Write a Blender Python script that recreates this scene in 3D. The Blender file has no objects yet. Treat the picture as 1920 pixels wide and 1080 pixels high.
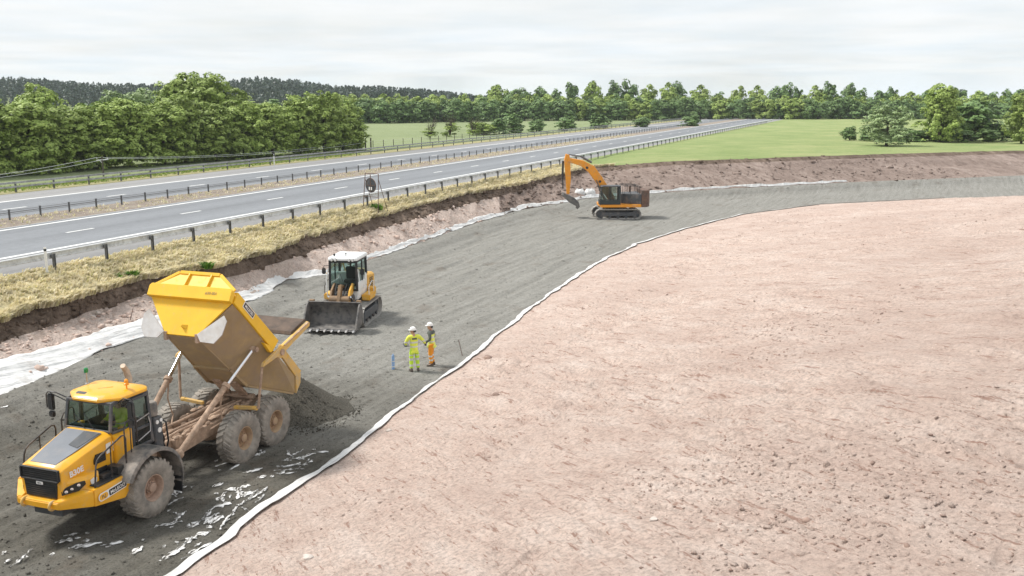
import bpy, bmesh, math, random
import numpy as np
from mathutils import Vector, Matrix
random.seed(7); RNG = np.random.default_rng(11)
PI = math.pi
SC = bpy.context.scene
COL = SC.collection
# ------------------------------------------------------------------ mesh helper
class MB:
    """collects shapes; build() links them as ONE mesh object"""
    def __init__(s): s.v = []; s.f = []; s.m = []
    def add(s, vs, fs, mi=0):
        o = len(s.v); s.v += [tuple(p) for p in vs]
        for f in fs: s.f.append(tuple(i + o for i in f)); s.m.append(mi)
        return s
    def box(s, c, d, R=None, mi=0):
        x, y, z = d[0] / 2, d[1] / 2, d[2] / 2
        vs = [Vector((i * x, j * y, k * z)) for i in (-1, 1) for j in (-1, 1) for k in (-1, 1)]
        if R is not None: vs = [R @ p for p in vs]
        c = Vector(c)
        return s.add([p + c for p in vs], [(0, 1, 3, 2), (4, 6, 7, 5), (0, 4, 5, 1), (2, 3, 7, 6), (0, 2, 6, 4), (1, 5, 7, 3)], mi)
    def bx(s, x0, x1, y0, y1, z0, z1, mi=0):
        return s.box(((x0 + x1) / 2, (y0 + y1) / 2, (z0 + z1) / 2), (abs(x1 - x0), abs(y1 - y0), abs(z1 - z0)), None, mi)
    def bar(s, a, b, w, h, up=(0, 0, 1), mi=0):
        a, b = Vector(a), Vector(b); x = (b - a).normalized(); u = Vector(up)
        y = u.cross(x)
        if y.length < 1e-4: y = Vector((0, 1, 0)).cross(x)
        y.normalize(); z = x.cross(y); R = Matrix((x, y, z)).transposed()
        return s.box((a + b) / 2, ((b - a).length, w, h), R, mi)
    def loft(s, rings, cap=True, closed=True, mi=0):
        n = len(rings[0]); vs = [p for r in rings for p in r]; fs = []
        for i in range(len(rings) - 1):
            for j in range(n if closed else n - 1):
                k = (j + 1) % n; fs.append((i * n + j, i * n + k, (i + 1) * n + k, (i + 1) * n + j))
        if cap and closed:
            fs.append(tuple(range(n))[::-1]); fs.append(tuple((len(rings) - 1) * n + j for j in range(n)))
        return s.add(vs, fs, mi)
    def prism(s, poly, axis, a, b, mi=0):
        """polygon in the two other axes, pushed along axis from a to b"""
        def P(p, t):
            return {'x': (t, p[0], p[1]), 'y': (p[0], t, p[1]), 'z': (p[0], p[1], t)}[axis]
        return s.loft([[P(p, a) for p in poly], [P(p, b) for p in poly]], mi=mi)
    def tube(s, pts, r, seg=8, mi=0, cap=True):
        pts = [Vector(p) for p in pts]; n = len(pts)
        rs = r if isinstance(r, (list, tuple)) else [r] * n
        rings = []; prev = None
        for i, p in enumerate(pts):
            t = (pts[min(i + 1, n - 1)] - pts[max(i - 1, 0)]).normalized()
            if prev is None:
                a = t.orthogonal().normalized()
            else:
                a = (prev - t * prev.dot(t))
                a = a.normalized() if a.length > 1e-5 else t.orthogonal().normalized()
            prev = a; b = t.cross(a)
            rings.append([p + (a * math.cos(2 * PI * k / seg) + b * math.sin(2 * PI * k / seg)) * rs[i] for k in range(seg)])
        return s.loft(rings, cap, mi=mi)
    def lathe(s, prof, c, ax, seg=24, mi=0, cap=True):
        """prof: list of (distance along ax, radius)"""
        ax = Vector(ax).normalized(); a = ax.orthogonal().normalized(); b = ax.cross(a); c = Vector(c)
        rings = [[c + ax * h + (a * math.cos(2 * PI * k / seg) + b * math.sin(2 * PI * k / seg)) * max(r, 1e-4) for k in range(seg)] for h, r in prof]
        return s.loft(rings, cap, mi=mi)
    def ball(s, c, r, seg=10, mi=0):
        rx, ry, rz = r if isinstance(r, (tuple, list)) else (r, r, r)
        rings = []
        for i in range(seg // 2 + 1):
            th = PI * i / (seg // 2)
            rings.append([(c[0] + rx * max(math.sin(th), 1e-3) * math.cos(2 * PI * k / seg), c[1] + ry * max(math.sin(th), 1e-3) * math.sin(2 * PI * k / seg), c[2] - rz * math.cos(th)) for k in range(seg)])
        return s.loft(rings, mi=mi)
    def mesh(s, name, mats, bevel=0, smooth=None, seg=1):
        me = bpy.data.meshes.new(name); me.from_pydata(s.v, [], s.f)
        mats = mats if isinstance(mats, (list, tuple)) else [mats]
        for m in mats: me.materials.append(m)
        me.polygons.foreach_set('material_index', s.m)
        bm = bmesh.new(); bm.from_mesh(me)
        bmesh.ops.recalc_face_normals(bm, faces=bm.faces[:])
        if bevel:
            es = [e for e in bm.edges if len(e.link_faces) == 2 and e.calc_face_angle(0) > 0.5]
            bmesh.ops.bevel(bm, geom=es, offset=bevel, segments=seg, affect='EDGES', clamp_overlap=True)
        bm.to_mesh(me); bm.free()
        if smooth is not None:
            me.polygons.foreach_set('use_smooth', [True] * len(me.polygons))
            me.set_sharp_from_angle(angle=math.radians(smooth))
        return me
    def build(s, name, mats, parent=None, bevel=0, smooth=None, seg=1):
        return obj(name, s.mesh(name, mats, bevel, smooth, seg), parent)

def obj(name, me, parent=None, loc=None):
    o = bpy.data.objects.new(name, me); COL.objects.link(o)
    if parent: o.parent = parent
    if loc: o.location = loc
    return o
def tag(o, label=None, cat=None, group=None, kind=None):
    if label: o['label'] = label
    if cat: o['category'] = cat
    if group: o['group'] = group
    if kind: o['kind'] = kind
    return o
def thing(name, label, cat, loc=(0, 0, 0), rz=0, group=None):
    o = bpy.data.objects.new(name, None); COL.objects.link(o); o.empty_display_size = .2
    o.location = loc; o.rotation_euler = (0, 0, rz)
    return tag(o, label, cat, group)
def copy_tree(o, parent=None):
    c = o.copy(); COL.objects.link(c)
    if parent: c.parent = parent
    for ch in list(o.children): copy_tree(ch, c)
    return c
def raw_mesh(name, verts, faces_flat, nper, mats, mi=None, smooth=False):
    """fast mesh from numpy: faces all with nper corners"""
    me = bpy.data.meshes.new(name); nf = len(faces_flat) // nper
    me.vertices.add(len(verts)); me.vertices.foreach_set('co', np.asarray(verts, np.float32).ravel())
    me.loops.add(nf * nper); me.loops.foreach_set('vertex_index', np.asarray(faces_flat, np.int32))
    me.polygons.add(nf); me.polygons.foreach_set('loop_start', np.arange(nf, dtype=np.int32) * nper)
    for m in (mats if isinstance(mats, (list, tuple)) else [mats]): me.materials.append(m)
    if mi is not None: me.polygons.foreach_set('material_index', np.asarray(mi, np.int32))
    if smooth: me.polygons.foreach_set('use_smooth', [True] * nf)
    me.update(calc_edges=True); me.validate()
    return me
# ------------------------------------------------------------------ numpy noise
_P = np.random.default_rng(3).random((256, 256))
def vnoise(x, y):
    x = np.asarray(x, float); y = np.asarray(y, float)
    xi = np.floor(x).astype(int); yi = np.floor(y).astype(int); fx = x - xi; fy = y - yi
    fx = fx * fx * (3 - 2 * fx); fy = fy * fy * (3 - 2 * fy)
    g = lambda a, b: _P[a & 255, b & 255]
    return ((g(xi, yi) * (1 - fx) + g(xi + 1, yi) * fx) * (1 - fy) + (g(xi, yi + 1) * (1 - fx) + g(xi + 1, yi + 1) * fx) * fy) * 2 - 1
def fbm(x, y, o=4):
    r = 0; a = .5; f = 1.
    for i in range(o): r = r + a * vnoise(x * f + 17 * i, y * f + 31 * i); a *= .5; f *= 2.03
    return r
# ------------------------------------------------------------------ materials
def _nodes(name):
    m = bpy.data.materials.new(name); m.use_nodes = True
    nt = m.node_tree; return m, nt, nt.nodes, nt.links, nt.nodes['Principled BSDF']
def noise(nt, scale, detail=6, rough=.6, coord='Object', vec=None, stretch=None):
    N, L = nt.nodes, nt.links
    t = N.new('ShaderNodeTexNoise'); t.inputs['Scale'].default_value = scale; t.inputs['Detail'].default_value = detail; t.inputs['Roughness'].default_value = rough
    if vec is None:
        tc = N.new('ShaderNodeTexCoord'); vec = tc.outputs[coord]
    if stretch:
        mp = N.new('ShaderNodeMapping'); mp.vector_type = 'TEXTURE'; mp.inputs['Scale'].default_value = tuple(1 / k for k in stretch[0]); mp.inputs['Rotation'].default_value = stretch[1]
        L.new(vec, mp.inputs['Vector']); vec = mp.outputs['Vector']
    L.new(vec, t.inputs['Vector']); return t.outputs['Fac']
def ramp(nt, fac, stops):
    r = nt.nodes.new('ShaderNodeValToRGB'); e = r.color_ramp.elements
    while len(e) < len(stops): e.new(.5)
    for k, (p, c) in enumerate(stops):
        e[k].position = p; e[k].color = (c, c, c, 1) if isinstance(c, (int, float)) else (*c, 1)
    nt.links.new(fac, r.inputs['Fac']); return r.outputs['Color']
def mix(nt, fac, a, b, mode='MIX'):
    n = nt.nodes.new('ShaderNodeMix'); n.data_type = 'RGBA'; n.blend_type = mode
    for s, v in ((0, fac), (6, a), (7, b)):
        if hasattr(v, 'links'): nt.links.new(v, n.inputs[s])
        elif isinstance(v, (int, float)) and s == 0: n.inputs[0].default_value = v
        else: n.inputs[s].default_value = (*v, 1) if len(v) == 3 else v
    return n.outputs[2]
def bump(nt, h, strength, dist, bsdf, prev=None):
    b = nt.nodes.new('ShaderNodeBump'); b.inputs['Strength'].default_value = strength; b.inputs['Distance'].default_value = dist
    nt.links.new(h, b.inputs['Height'])
    if prev is not None: nt.links.new(prev, b.inputs['Normal'])
    nt.links.new(b.outputs['Normal'], bsdf.inputs['Normal']); return b.outputs['Normal']
def M(name, col, rough=.6, var=.12, scale=3., metal=0., dust=None, dust_amt=.5, dscale=2.5, bmp=0., bscale=30., spec=.5, coat=0.):
    """painted / plain surface with uneven tone and optional dust film (patchy, own shape)"""
    m, nt, N, L, b = _nodes(name)
    c2 = tuple(min(1, x * (1 + var)) for x in col); c1 = tuple(x * (1 - var) for x in col)
    out = ramp(nt, noise(nt, scale, 5), [(.35, c1), (.65, c2)])
    b.inputs['Roughness'].default_value = rough
    if dust:
        f = ramp(nt, noise(nt, dscale, 8, .7), [(.62 - .45 * dust_amt, 0.), (.85 - .35 * dust_amt, 1.)])
        out = mix(nt, f, out, dust)
        r2 = mix(nt, f, (rough,) * 3, (.9,) * 3); L.new(r2, b.inputs['Roughness'])
    L.new(out, b.inputs['Base Color']); b.inputs['Metallic'].default_value = metal
    b.inputs['Specular IOR Level'].default_value = spec
    if coat: b.inputs['Coat Weight'].default_value = coat; b.inputs['Coat Roughness'].default_value = .15
    if bmp: bump(nt, noise(nt, bscale, 6), .6, bmp, b)
    return m
DUST = (.42, .32, .25)
MAT = {}
MAT['yellow'] = M('yellow_paint', (.80, .40, .018), .34, .05, 2, dust=(.55, .40, .20), dust_amt=.22, dscale=3, coat=.3)
MAT['yellow_dusty'] = M('dusty_yellow_paint', (.72, .42, .06), .6, .1, 2, dust=(.50, .38, .22), dust_amt=.6, dscale=4)
MAT['yellow_body'] = M('body_yellow_paint', (.80, .47, .018), .5, .06, 1.5, dust=(.62, .45, .12), dust_amt=.15, dscale=5)
MAT['body_brown'] = M('muddied_body_paint', (.37, .265, .13), .8, .18, 1.2, dust=(.32, .24, .16), dust_amt=.55, dscale=2, bmp=.01)
MAT['mud'] = M('dried_mud', (.46, .335, .245), .95, .3, 4, dust=(.30, .205, .145), dust_amt=.5, dscale=7, bmp=.03, bscale=14)
MAT['black'] = M('black_plastic', (.022, .024, .026), .5, .2, 4, dust=(.12, .10, .085), dust_amt=.2)
MAT['grille'] = M('grille_plastic', (.014, .016, .017), .45, .2, 6)
MAT['rail'] = M('black_tube_paint', (.02, .02, .022), .45, .2, 8, dust=(.2, .16, .13), dust_amt=.3)
MAT['grey_hood'] = M('grey_antiglare_paint', (.165, .18, .205), .5, .07, 2, dust=(.24, .24, .245), dust_amt=.25)
MAT['darkgrey'] = M('dark_grey_paint', (.055, .062, .07), .5, .15, 3, dust=(.2, .17, .15), dust_amt=.3)
MAT['fender'] = M('dusty_fender_plastic', (.07, .072, .072), .75, .2, 3, dust=(.34, .30, .26), dust_amt=.55, dscale=2)
MAT['flap'] = M('grey_rubber_flap', (.50, .49, .48), .85, .08, 4, dust=(.40, .36, .32), dust_amt=.3)
MAT['chrome'] = M('chrome_rod', (.75, .77, .8), .12, .03, 5, metal=1)
MAT['steel'] = M('worn_steel', (.45, .45, .45), .35, .15, 8, metal=.8, dust=(.25, .22, .2), dust_amt=.35)
MAT['bucketsteel'] = M('bucket_steel', (.10, .10, .10), .5, .3, 3, metal=.3, dust=(.24, .22, .20), dust_amt=.5, dscale=3)
MAT['rim'] = M('muddy_rim', (.42, .30, .23), .85, .2, 5, dust=(.33, .23, .175), dust_amt=.5, dscale=6)
MAT['rim_yellow'] = M('muddy_yellow_rim', (.48, .345, .20), .8, .2, 5, dust=(.34, .23, .16), dust_amt=.6, dscale=5)
MAT['white_paint'] = M('white_paint', (.78, .78, .76), .45, .05, 3, dust=(.5, .46, .42), dust_amt=.2)
MAT['white_line'] = M('road_marking_paint', (.72, .73, .72), .7, .1, 3, dust=(.38, .38, .38), dust_amt=.25, dscale=1.5)
MAT['sticker_w'] = M('white_sticker', (.8, .8, .78), .4, .03, 3)
MAT['sticker_k'] = M('black_sticker', (.012, .012, .014), .4, .05, 3)
MAT['orange'] = M('amber_beacon', (.9, .33, .02), .2, .05, 3)
MAT['green'] = M('green_beacon', (.02, .22, .07), .2, .05, 3)
MAT['galv'] = M('galvanised_steel', (.58, .60, .61), .5, .14, 1.5, metal=.35, dust=(.3, .29, .28), dust_amt=.3)
MAT['galv_far'] = M('dull_galvanised_steel', (.36, .37, .37), .55, .2, 1., metal=.3, dust=(.2, .19, .18), dust_amt=.4)
MAT['galv_dark'] = M('weathered_galvanised_steel', (.13, .135, .14), .6, .2, 3, metal=.3, dust=(.2, .17, .15), dust_amt=.3)
MAT['rust'] = M('rusty_steel', (.16, .09, .06), .8, .3, 6, dust=(.08, .07, .065), dust_amt=.5)
MAT['wood'] = M('grey_wood', (.10, .085, .07), .9, .25, 4, bmp=.01)
MAT['blue'] = M('blue_plastic', (.22, .40, .72), .5, .12, 10, dust=(.5, .5, .5), dust_amt=.3, dscale=14)
MAT['stone'] = M('pale_stone', (.58, .52, .47), .9, .15, 6, bmp=.01)
MAT['skin'] = M('skin', (.50, .30, .21), .55, .08, 12)
MAT['helmet'] = M('white_helmet', (.82, .82, .80), .3, .02, 6)
MAT['mask'] = M('white_mask', (.8, .8, .79), .8, .03, 12)
MAT['glove'] = M('dark_glove', (.06, .055, .05), .8, .2, 12)
MAT['boot'] = M('muddy_boot', (.10, .08, .065), .85, .2, 12)
MAT['seat'] = M('seat_fabric', (.03, .032, .034), .9, .1, 5)
MAT['cabin'] = M('cab_trim', (.035, .045, .045), .7, .1, 5)
def glass(name, tint, mixf=.35):
    m, nt, N, L, b = _nodes(name)
    tr = N.new('ShaderNodeBsdfTransparent'); tr.inputs['Color'].default_value = (*tint, 1)
    gl = N.new('ShaderNodeBsdfGlossy'); gl.inputs['Roughness'].default_value = .03; gl.inputs['Color'].default_value = (.8, .88, .9, 1)
    fr = N.new('ShaderNodeLayerWeight'); fr.inputs['Blend'].default_value = .5; pw = N.new('ShaderNodeMath'); pw.operation = 'POWER'; pw.inputs[1].default_value = 4.; L.new(fr.outputs['Facing'], pw.inputs[0])
    ad = N.new('ShaderNodeMath'); ad.operation = 'MULTIPLY_ADD'; ad.inputs[1].default_value = .85; ad.inputs[2].default_value = .05
    L.new(pw.outputs[0], ad.inputs[0])
    mx = N.new('ShaderNodeMixShader'); L.new(ad.outputs[0], mx.inputs[0]); L.new(tr.outputs[0], mx.inputs[1]); L.new(gl.outputs[0], mx.inputs[2])
    L.new(mx.outputs[0], N['Material Output'].inputs['Surface']); return m
MAT['glass'] = glass('cab_glass', (.50, .60, .57))
def tyre_mat():
    m, nt, N, L, b = _nodes('dusty_tyre_rubber')
    f = ramp(nt, noise(nt, 3, 8, .7), [(.35, 0.), (.62, 1.)])
    out = mix(nt, f, (.17, .157, .14), (.33, .30, .26))
    L.new(out, b.inputs['Base Color']); b.inputs['Roughness'].default_value = .9
    bump(nt, noise(nt, 40, 5), .5, .01, b); return m
MAT['tyre'] = tyre_mat()

# ------------------------------------------------------------------ site axes: t runs along the motorway, u to its left
AR = math.radians(21.1)
NX, NY, DX, DY = -math.cos(AR), math.sin(AR), math.sin(AR), math.cos(AR)
def W(u, t, z=0.): return (u * NX + t * DX, u * NY + t * DY, z)
ZM = 3.2                                    # motorway level above the gravel bed
CAMZ = 10.8
# boundary lines by station: (u, t, z)
G  = [(35.9, -60, 3.1), (35.9, 0, 3.1), (35.9, 26, 3.1), (35.9, 31, 3.1), (35.9, 36, 3.1), (35.9, 40, 3.1), (35.9, 46, 3.1), (35.9, 51, 3.1), (35.9, 58, 3.1), (35.9, 70, 3.1), (35.9, 79, 3.1), (35.9, 90, 3.1), (35.9, 104, 3.1), (35.9, 118, 3.1), (35.9, 140, 3.1), (35.9, 180, 3.1), (35.9, 300, 3.1), (35.9, 900, 3.1), (35.9, 4000, 3.1)]
L4 = [(31.5, -60, 2.2), (31.6, 0, 2.2), (31.8, 27, 2.2), (32.3, 30, 2.3), (33.0, 33.6, 2.25), (33.1, 36.3, 2.3), (31.9, 40.2, 2.25), (32.3, 45.2, 2.25), (33.0, 49.6, 2.3), (33.9, 60, 2.4), (34.0, 69, 2.5), (34.2, 78, 2.55), (33.5, 89, 2.5), (33.0, 109, 2.75), (24.7, 114, 3.35), (5, 137, 3.3), (-40, 185, 3), (-300, 420, 3.1), (-2500, 1600, 3.1)]
L3 = [(30.9, -60, 1.6), (31.0, 0, 1.6), (31.1, 26.4, 1.6), (31.7, 29.5, 1.6), (32.4, 33, 1.55), (32.6, 36, 1.6), (31.6, 40.5, 1.6), (31.8, 44.6, 1.6), (32.3, 49.8, 1.65), (32.9, 60, 1.8), (32.9, 66, 1.85), (33.2, 76, 1.9), (33.0, 86, 1.9), (32.4, 107, 2.3), (24.2, 113.3, 2.95), (4.6, 136, 2.9), (-40.5, 184, 2.6), (-300.5, 419, 2.8), (-2501, 1599, 2.9)]
L2 = [(28.2, -60, .75), (28.2, 0, .75), (28.2, 23.5, .75), (28.9, 27, .75), (29.4, 31, .75), (29.7, 34, .7), (29.8, 40, .7), (31.2, 45.4, .65), (30.1, 48.3, .65), (30.4, 55, .65), (30.8, 62, .65), (31.3, 72, .65), (31.2, 82, .7), (28.0, 95, .75), (19.4, 106.5, .8), (3.4, 124, .8), (-42, 166, .8), (-303, 395, .9), (-2510, 1575, 1.)]
R0 = [(14.0, -60, 0), (14.4, 0, 0), (14.6, 16.3, 0), (14.9, 20.2, 0), (14.9, 24, 0), (15.4, 28.4, 0), (15.8, 35.3, 0), (16.2, 40, 0), (16.8, 46, 0), (17.2, 54, 0), (17.4, 62, 0), (17.0, 70, 0), (15.5, 79, 0), (12.3, 92, 0), (6, 104, 0), (-7, 116, 0), (-58, 145, 0), (-310, 370, 0), (-2530, 1545, .3)]
R1 = [(-8, -60, 6.2), (-7.5, 0, 6.2), (-7.4, 15, 6.1), (-7.2, 18, 6.0), (-7.2, 21, 6.0), (-7, 24, 5.9), (-6.6, 30, 5.7), (-6.3, 34, 5.6), (-7.5, 39, 5.7), (-9.5, 45, 5.8), (-11, 50, 5.6), (-12, 54, 5.3), (-11, 61, 4.9), (-16, 68, 4.8), (-23, 77, 4.7), (-34, 87, 4.4), (-74, 122, 4), (-325, 345, 3.6), (-2550, 1515, 3.2)]
R2 = [(-2500, -2500, 6), (-2500, -1500, 6), (-2500, -1200, 6), (-2500, -1100, 6), (-2500, -1000, 6), (-2500, -900, 6), (-2500, -800, 6), (-2500, -600, 6), (-2500, -500, 6), (-2500, -400, 6), (-2500, -300, 6), (-2500, -200, 5.5), (-2500, 0, 5), (-2500, 200, 5), (-2500, 400, 5), (-2500, 600, 5), (-2500, 900, 4), (-2500, 1200, 4), (-2600, 1450, 3.2)]
KEYS = np.arange(len(G), dtype=float)
def station(line, s):
    P = np.array(line, float); return np.stack([np.interp(s, KEYS, P[:, k]) for k in range(3)], -1)
def stations(step, lo=1, hi=17):
    """station parameters about `step` metres apart along the bed"""
    P = (np.array(L2, float) + np.array(R0, float)) / 2
    out = []
    for k in range(lo, hi):
        n = int(max(2, np.hypot(*(P[k + 1] - P[k])[:2]) / step)); n = min(n, 220)
        out += list(k + np.arange(n) / n)
    return np.array(out + [float(hi)])
JIT = {id(L4): .35, id(L3): .25, id(L2): .12, id(R0): .10, id(R1): .5}
def line_pts(line, s):
    P = station(line, s); a = JIT.get(id(line), 0)
    P[:, 0] += a * fbm(P[:, 1] * .6 + 5, P[:, 1] * 0 + a * 40, 4) * 1.6
    if id(line) == id(L4): P[:, 2] += .10 * fbm(P[:, 1] * 1.1, P[:, 1] * 0 + 3.3, 3)
    return P
def strip(name, A, B, s, nu, disp, mats, curve=None):
    """terrain sheet between two boundary lines; disp(x,y,v) adds height, zero at both borders"""
    a, b = line_pts(A, s), line_pts(B, s)
    v = np.linspace(0, 1, nu + 1)
    if curve: v = v ** curve
    P = a[:, None, :] * (1 - v)[None, :, None] + b[:, None, :] * v[None, :, None]
    X = P[..., 0] * NX + P[..., 1] * DX; Y = P[..., 0] * NY + P[..., 1] * DY; Z = P[..., 2]
    vv = np.broadcast_to(v, Z.shape)
    Z = Z + disp(X, Y, vv, P) * np.minimum(1, np.minimum(vv, 1 - vv) * 9)
    n, k = len(s), nu + 1
    verts = np.stack([X, Y, Z], -1).reshape(-1, 3)
    i = np.arange(n - 1)[:, None] * k + np.arange(nu)[None, :]
    q = np.stack([i, i + k, i + k + 1, i + 1], -1).reshape(-1)
    me = raw_mesh(name, verts, q, 4, mats, smooth=True)
    if me.polygons[0].normal.z < 0: me.flip_normals()
    return obj(name, me), (X, Y, Z)
# --- ground materials
def soil_mat(name, c_lo, c_mid, c_hi, rot, dark=None, dark_amt=.0, clod=1., spk_col=None):
    m, nt, N, L, b = _nodes(name)
    big = noise(nt, .12, 5, .6); mid = noise(nt, 1.1, 8, .7, stretch=((.35, 1, 1), (0, 0, rot))); fine = noise(nt, 9, 8, .75)
    out = ramp(nt, mid, [(.30, c_lo), (.5, c_mid), (.70, c_hi)])
    out = mix(nt, ramp(nt, fine, [(.38, .62), (.6, 1.08)]), (0, 0, 0), out)
    out = mix(nt, ramp(nt, big, [(.42, 0.), (.66, .55)]), out, tuple(x * .82 for x in c_lo))
    vo = N.new('ShaderNodeTexVoronoi'); vo.inputs['Scale'].default_value = 7.; vo.inputs['Randomness'].default_value = 1
    tc = N.new('ShaderNodeTexCoord'); L.new(tc.outputs['Object'], vo.inputs['Vector'])
    spk = ramp(nt, vo.outputs['Distance'], [(.05, 1.), (.16, 0.)])
    sel = ramp(nt, noise(nt, 2.2, 3), [(.5, 0.), (.62, .8)])
    mm = N.new('ShaderNodeMath'); mm.operation = 'MULTIPLY'; L.new(spk, mm.inputs[0]); L.new(sel, mm.inputs[1])
    out = mix(nt, mm.outputs[0], out, tuple(min(1, x * 1.25) for x in c_hi))
    if spk_col:  # dark streaks: shadow in the pits put into the colour, with brown clods
        for sc_k, th in ((2.6, .60), (5.5, .615)):
            f2 = ramp(nt, noise(nt, sc_k, 6, .7, stretch=((.30, 2.4, 1), (0, 0, rot - .14))), [(th - .02, 0.), (th + .04, .9)])
            out = mix(nt, f2, out, spk_col)
    if dark:
        f = ramp(nt, noise(nt, .55, 7, .7), [(.62 - dark_amt, 0.), (.72 - dark_amt * .6, .85)])
        out = mix(nt, f, out, dark)
    L.new(out, b.inputs['Base Color']); b.inputs['Roughness'].default_value = .95; b.inputs['Specular IOR Level'].default_value = .2
    n1 = bump(nt, noise(nt, 1.6, 9, .72, stretch=((.3, 1.2, 1), (0, 0, rot))), .6 * clod, .35, b)
    bump(nt, noise(nt, 14, 8, .7), .7, .06, b, n1)
    return m
PINK = soil_mat('pink_subsoil', (.57, .425, .36), (.68, .54, .465), (.76, .64, .57), math.radians(-60), spk_col=(.33, .21, .165), clod=1.5)
PINK_L = soil_mat('pale_bank_subsoil', (.50, .40, .34), (.66, .54, .475), (.74, .63, .56), math.radians(-60), dark=(.31, .235, .19), dark_amt=.06, spk_col=(.40, .30, .25), clod=1.3)
TOPSOIL = soil_mat('dark_topsoil', (.11, .078, .058), (.23, .17, .13), (.38, .295, .235), math.radians(-60), clod=1.6)
def gravel_mat():
    m, nt, N, L, b = _nodes('crushed_gravel')
    tc = N.new('ShaderNodeTexCoord'); sp = N.new('ShaderNodeSeparateXYZ'); L.new(tc.outputs['Object'], sp.inputs[0])
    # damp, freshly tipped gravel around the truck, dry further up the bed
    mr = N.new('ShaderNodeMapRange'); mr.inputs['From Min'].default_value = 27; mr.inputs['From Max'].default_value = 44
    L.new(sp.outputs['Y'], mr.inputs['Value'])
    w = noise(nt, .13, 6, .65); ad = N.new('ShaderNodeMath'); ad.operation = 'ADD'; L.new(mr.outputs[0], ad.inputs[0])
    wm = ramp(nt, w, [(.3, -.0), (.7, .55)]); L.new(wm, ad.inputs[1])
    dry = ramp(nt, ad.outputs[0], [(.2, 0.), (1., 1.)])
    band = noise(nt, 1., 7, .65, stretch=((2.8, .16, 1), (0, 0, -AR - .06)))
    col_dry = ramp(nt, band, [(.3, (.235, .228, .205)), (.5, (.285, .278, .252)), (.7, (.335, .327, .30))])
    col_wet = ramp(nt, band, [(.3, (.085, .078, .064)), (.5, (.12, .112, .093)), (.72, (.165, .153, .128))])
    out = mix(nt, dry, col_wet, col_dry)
    brown = ramp(nt, noise(nt, .5, 6, .65), [(.56, 0.), (.72, .5)])
    out = mix(nt, brown, out, (.15, .115, .085))
    sp2 = noise(nt, 22, 6, .8)
    out = mix(nt, ramp(nt, sp2, [(.36, .40), (.5, 1.), (.66, 1.7)]), (0, 0, 0), out)
    out = mix(nt, ramp(nt, noise(nt, 4.5, 9, .75), [(.34, .66), (.5, 1.), (.66, 1.22)]), (0, 0, 0), out)
    L.new(out, b.inputs['Base Color']); b.inputs['Roughness'].default_value = .95; b.inputs['Specular IOR Level'].default_value = .15
    n1 = bump(nt, band, .5, .12, b)
    bump(nt, sp2, .8, .05, b, n1); return m
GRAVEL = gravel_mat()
def asphalt(name, c):
    m, nt, N, L, b = _nodes(name)
    lane = noise(nt, .35, 5, .6, stretch=((1, .03, 1), (0, 0, -AR)))
    out = ramp(nt, lane, [(.3, tuple(x * .72 for x in c)), (.5, c), (.7, tuple(x * 1.15 for x in c))])
    out = mix(nt, ramp(nt, noise(nt, 3, 8, .75), [(.35, .86), (.65, 1.08)]), (0, 0, 0), out)
    # one long dark tyre-polished band and patch joints
    L.new(out, b.inputs['Base Color']); b.inputs['Roughness'].default_value = .85; b.inputs['Specular IOR Level'].default_value = .3
    bump(nt, noise(nt, 60, 4), .4, .01, b); return m
ASPH = asphalt('motorway_asphalt', (.208, .219, .234)); SHOULD = asphalt('shoulder_asphalt', (.265, .262, .26))
def grass_ground(name, a, c, e, sc=.5):
    m, nt, N, L, b = _nodes(name)
    out = ramp(nt, noise(nt, sc, 8, .7), [(.3, a), (.5, c), (.7, e)])
    out = mix(nt, ramp(nt, noise(nt, 12, 6, .7), [(.3, .6), (.65, 1.1)]), (0, 0, 0), out)
    L.new(out, b.inputs['Base Color']); b.inputs['Roughness'].default_value = .95; b.inputs['Specular IOR Level'].default_value = .1
    bump(nt, noise(nt, 8, 8, .8), .8, .15, b); return m
VERGE = grass_ground('dry_verge_turf', (.46, .39, .22), (.62, .54, .32), (.74, .65, .42), 1.2)
FIELD = grass_ground('pasture_grass', (.235, .285, .145), (.27, .32, .165), (.31, .355, .195), .035)
FARV = grass_ground('far_verge_grass', (.30, .29, .14), (.40, .37, .20), (.48, .43, .26), .6)
UNDER = grass_ground('painted_tree_shade_grass', (.10, .14, .05), (.16, .20, .08), (.22, .26, .10), .6)  # darker green paints the shade of the tree row onto this strip
MEDIAN = grass_ground('median_gravel_weeds', (.26, .215, .18), (.35, .295, .25), (.42, .38, .30), .9)
ROUGHG = grass_ground('rough_green_grass', (.22, .30, .11), (.30, .36, .15), (.40, .42, .20), .12)
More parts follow.
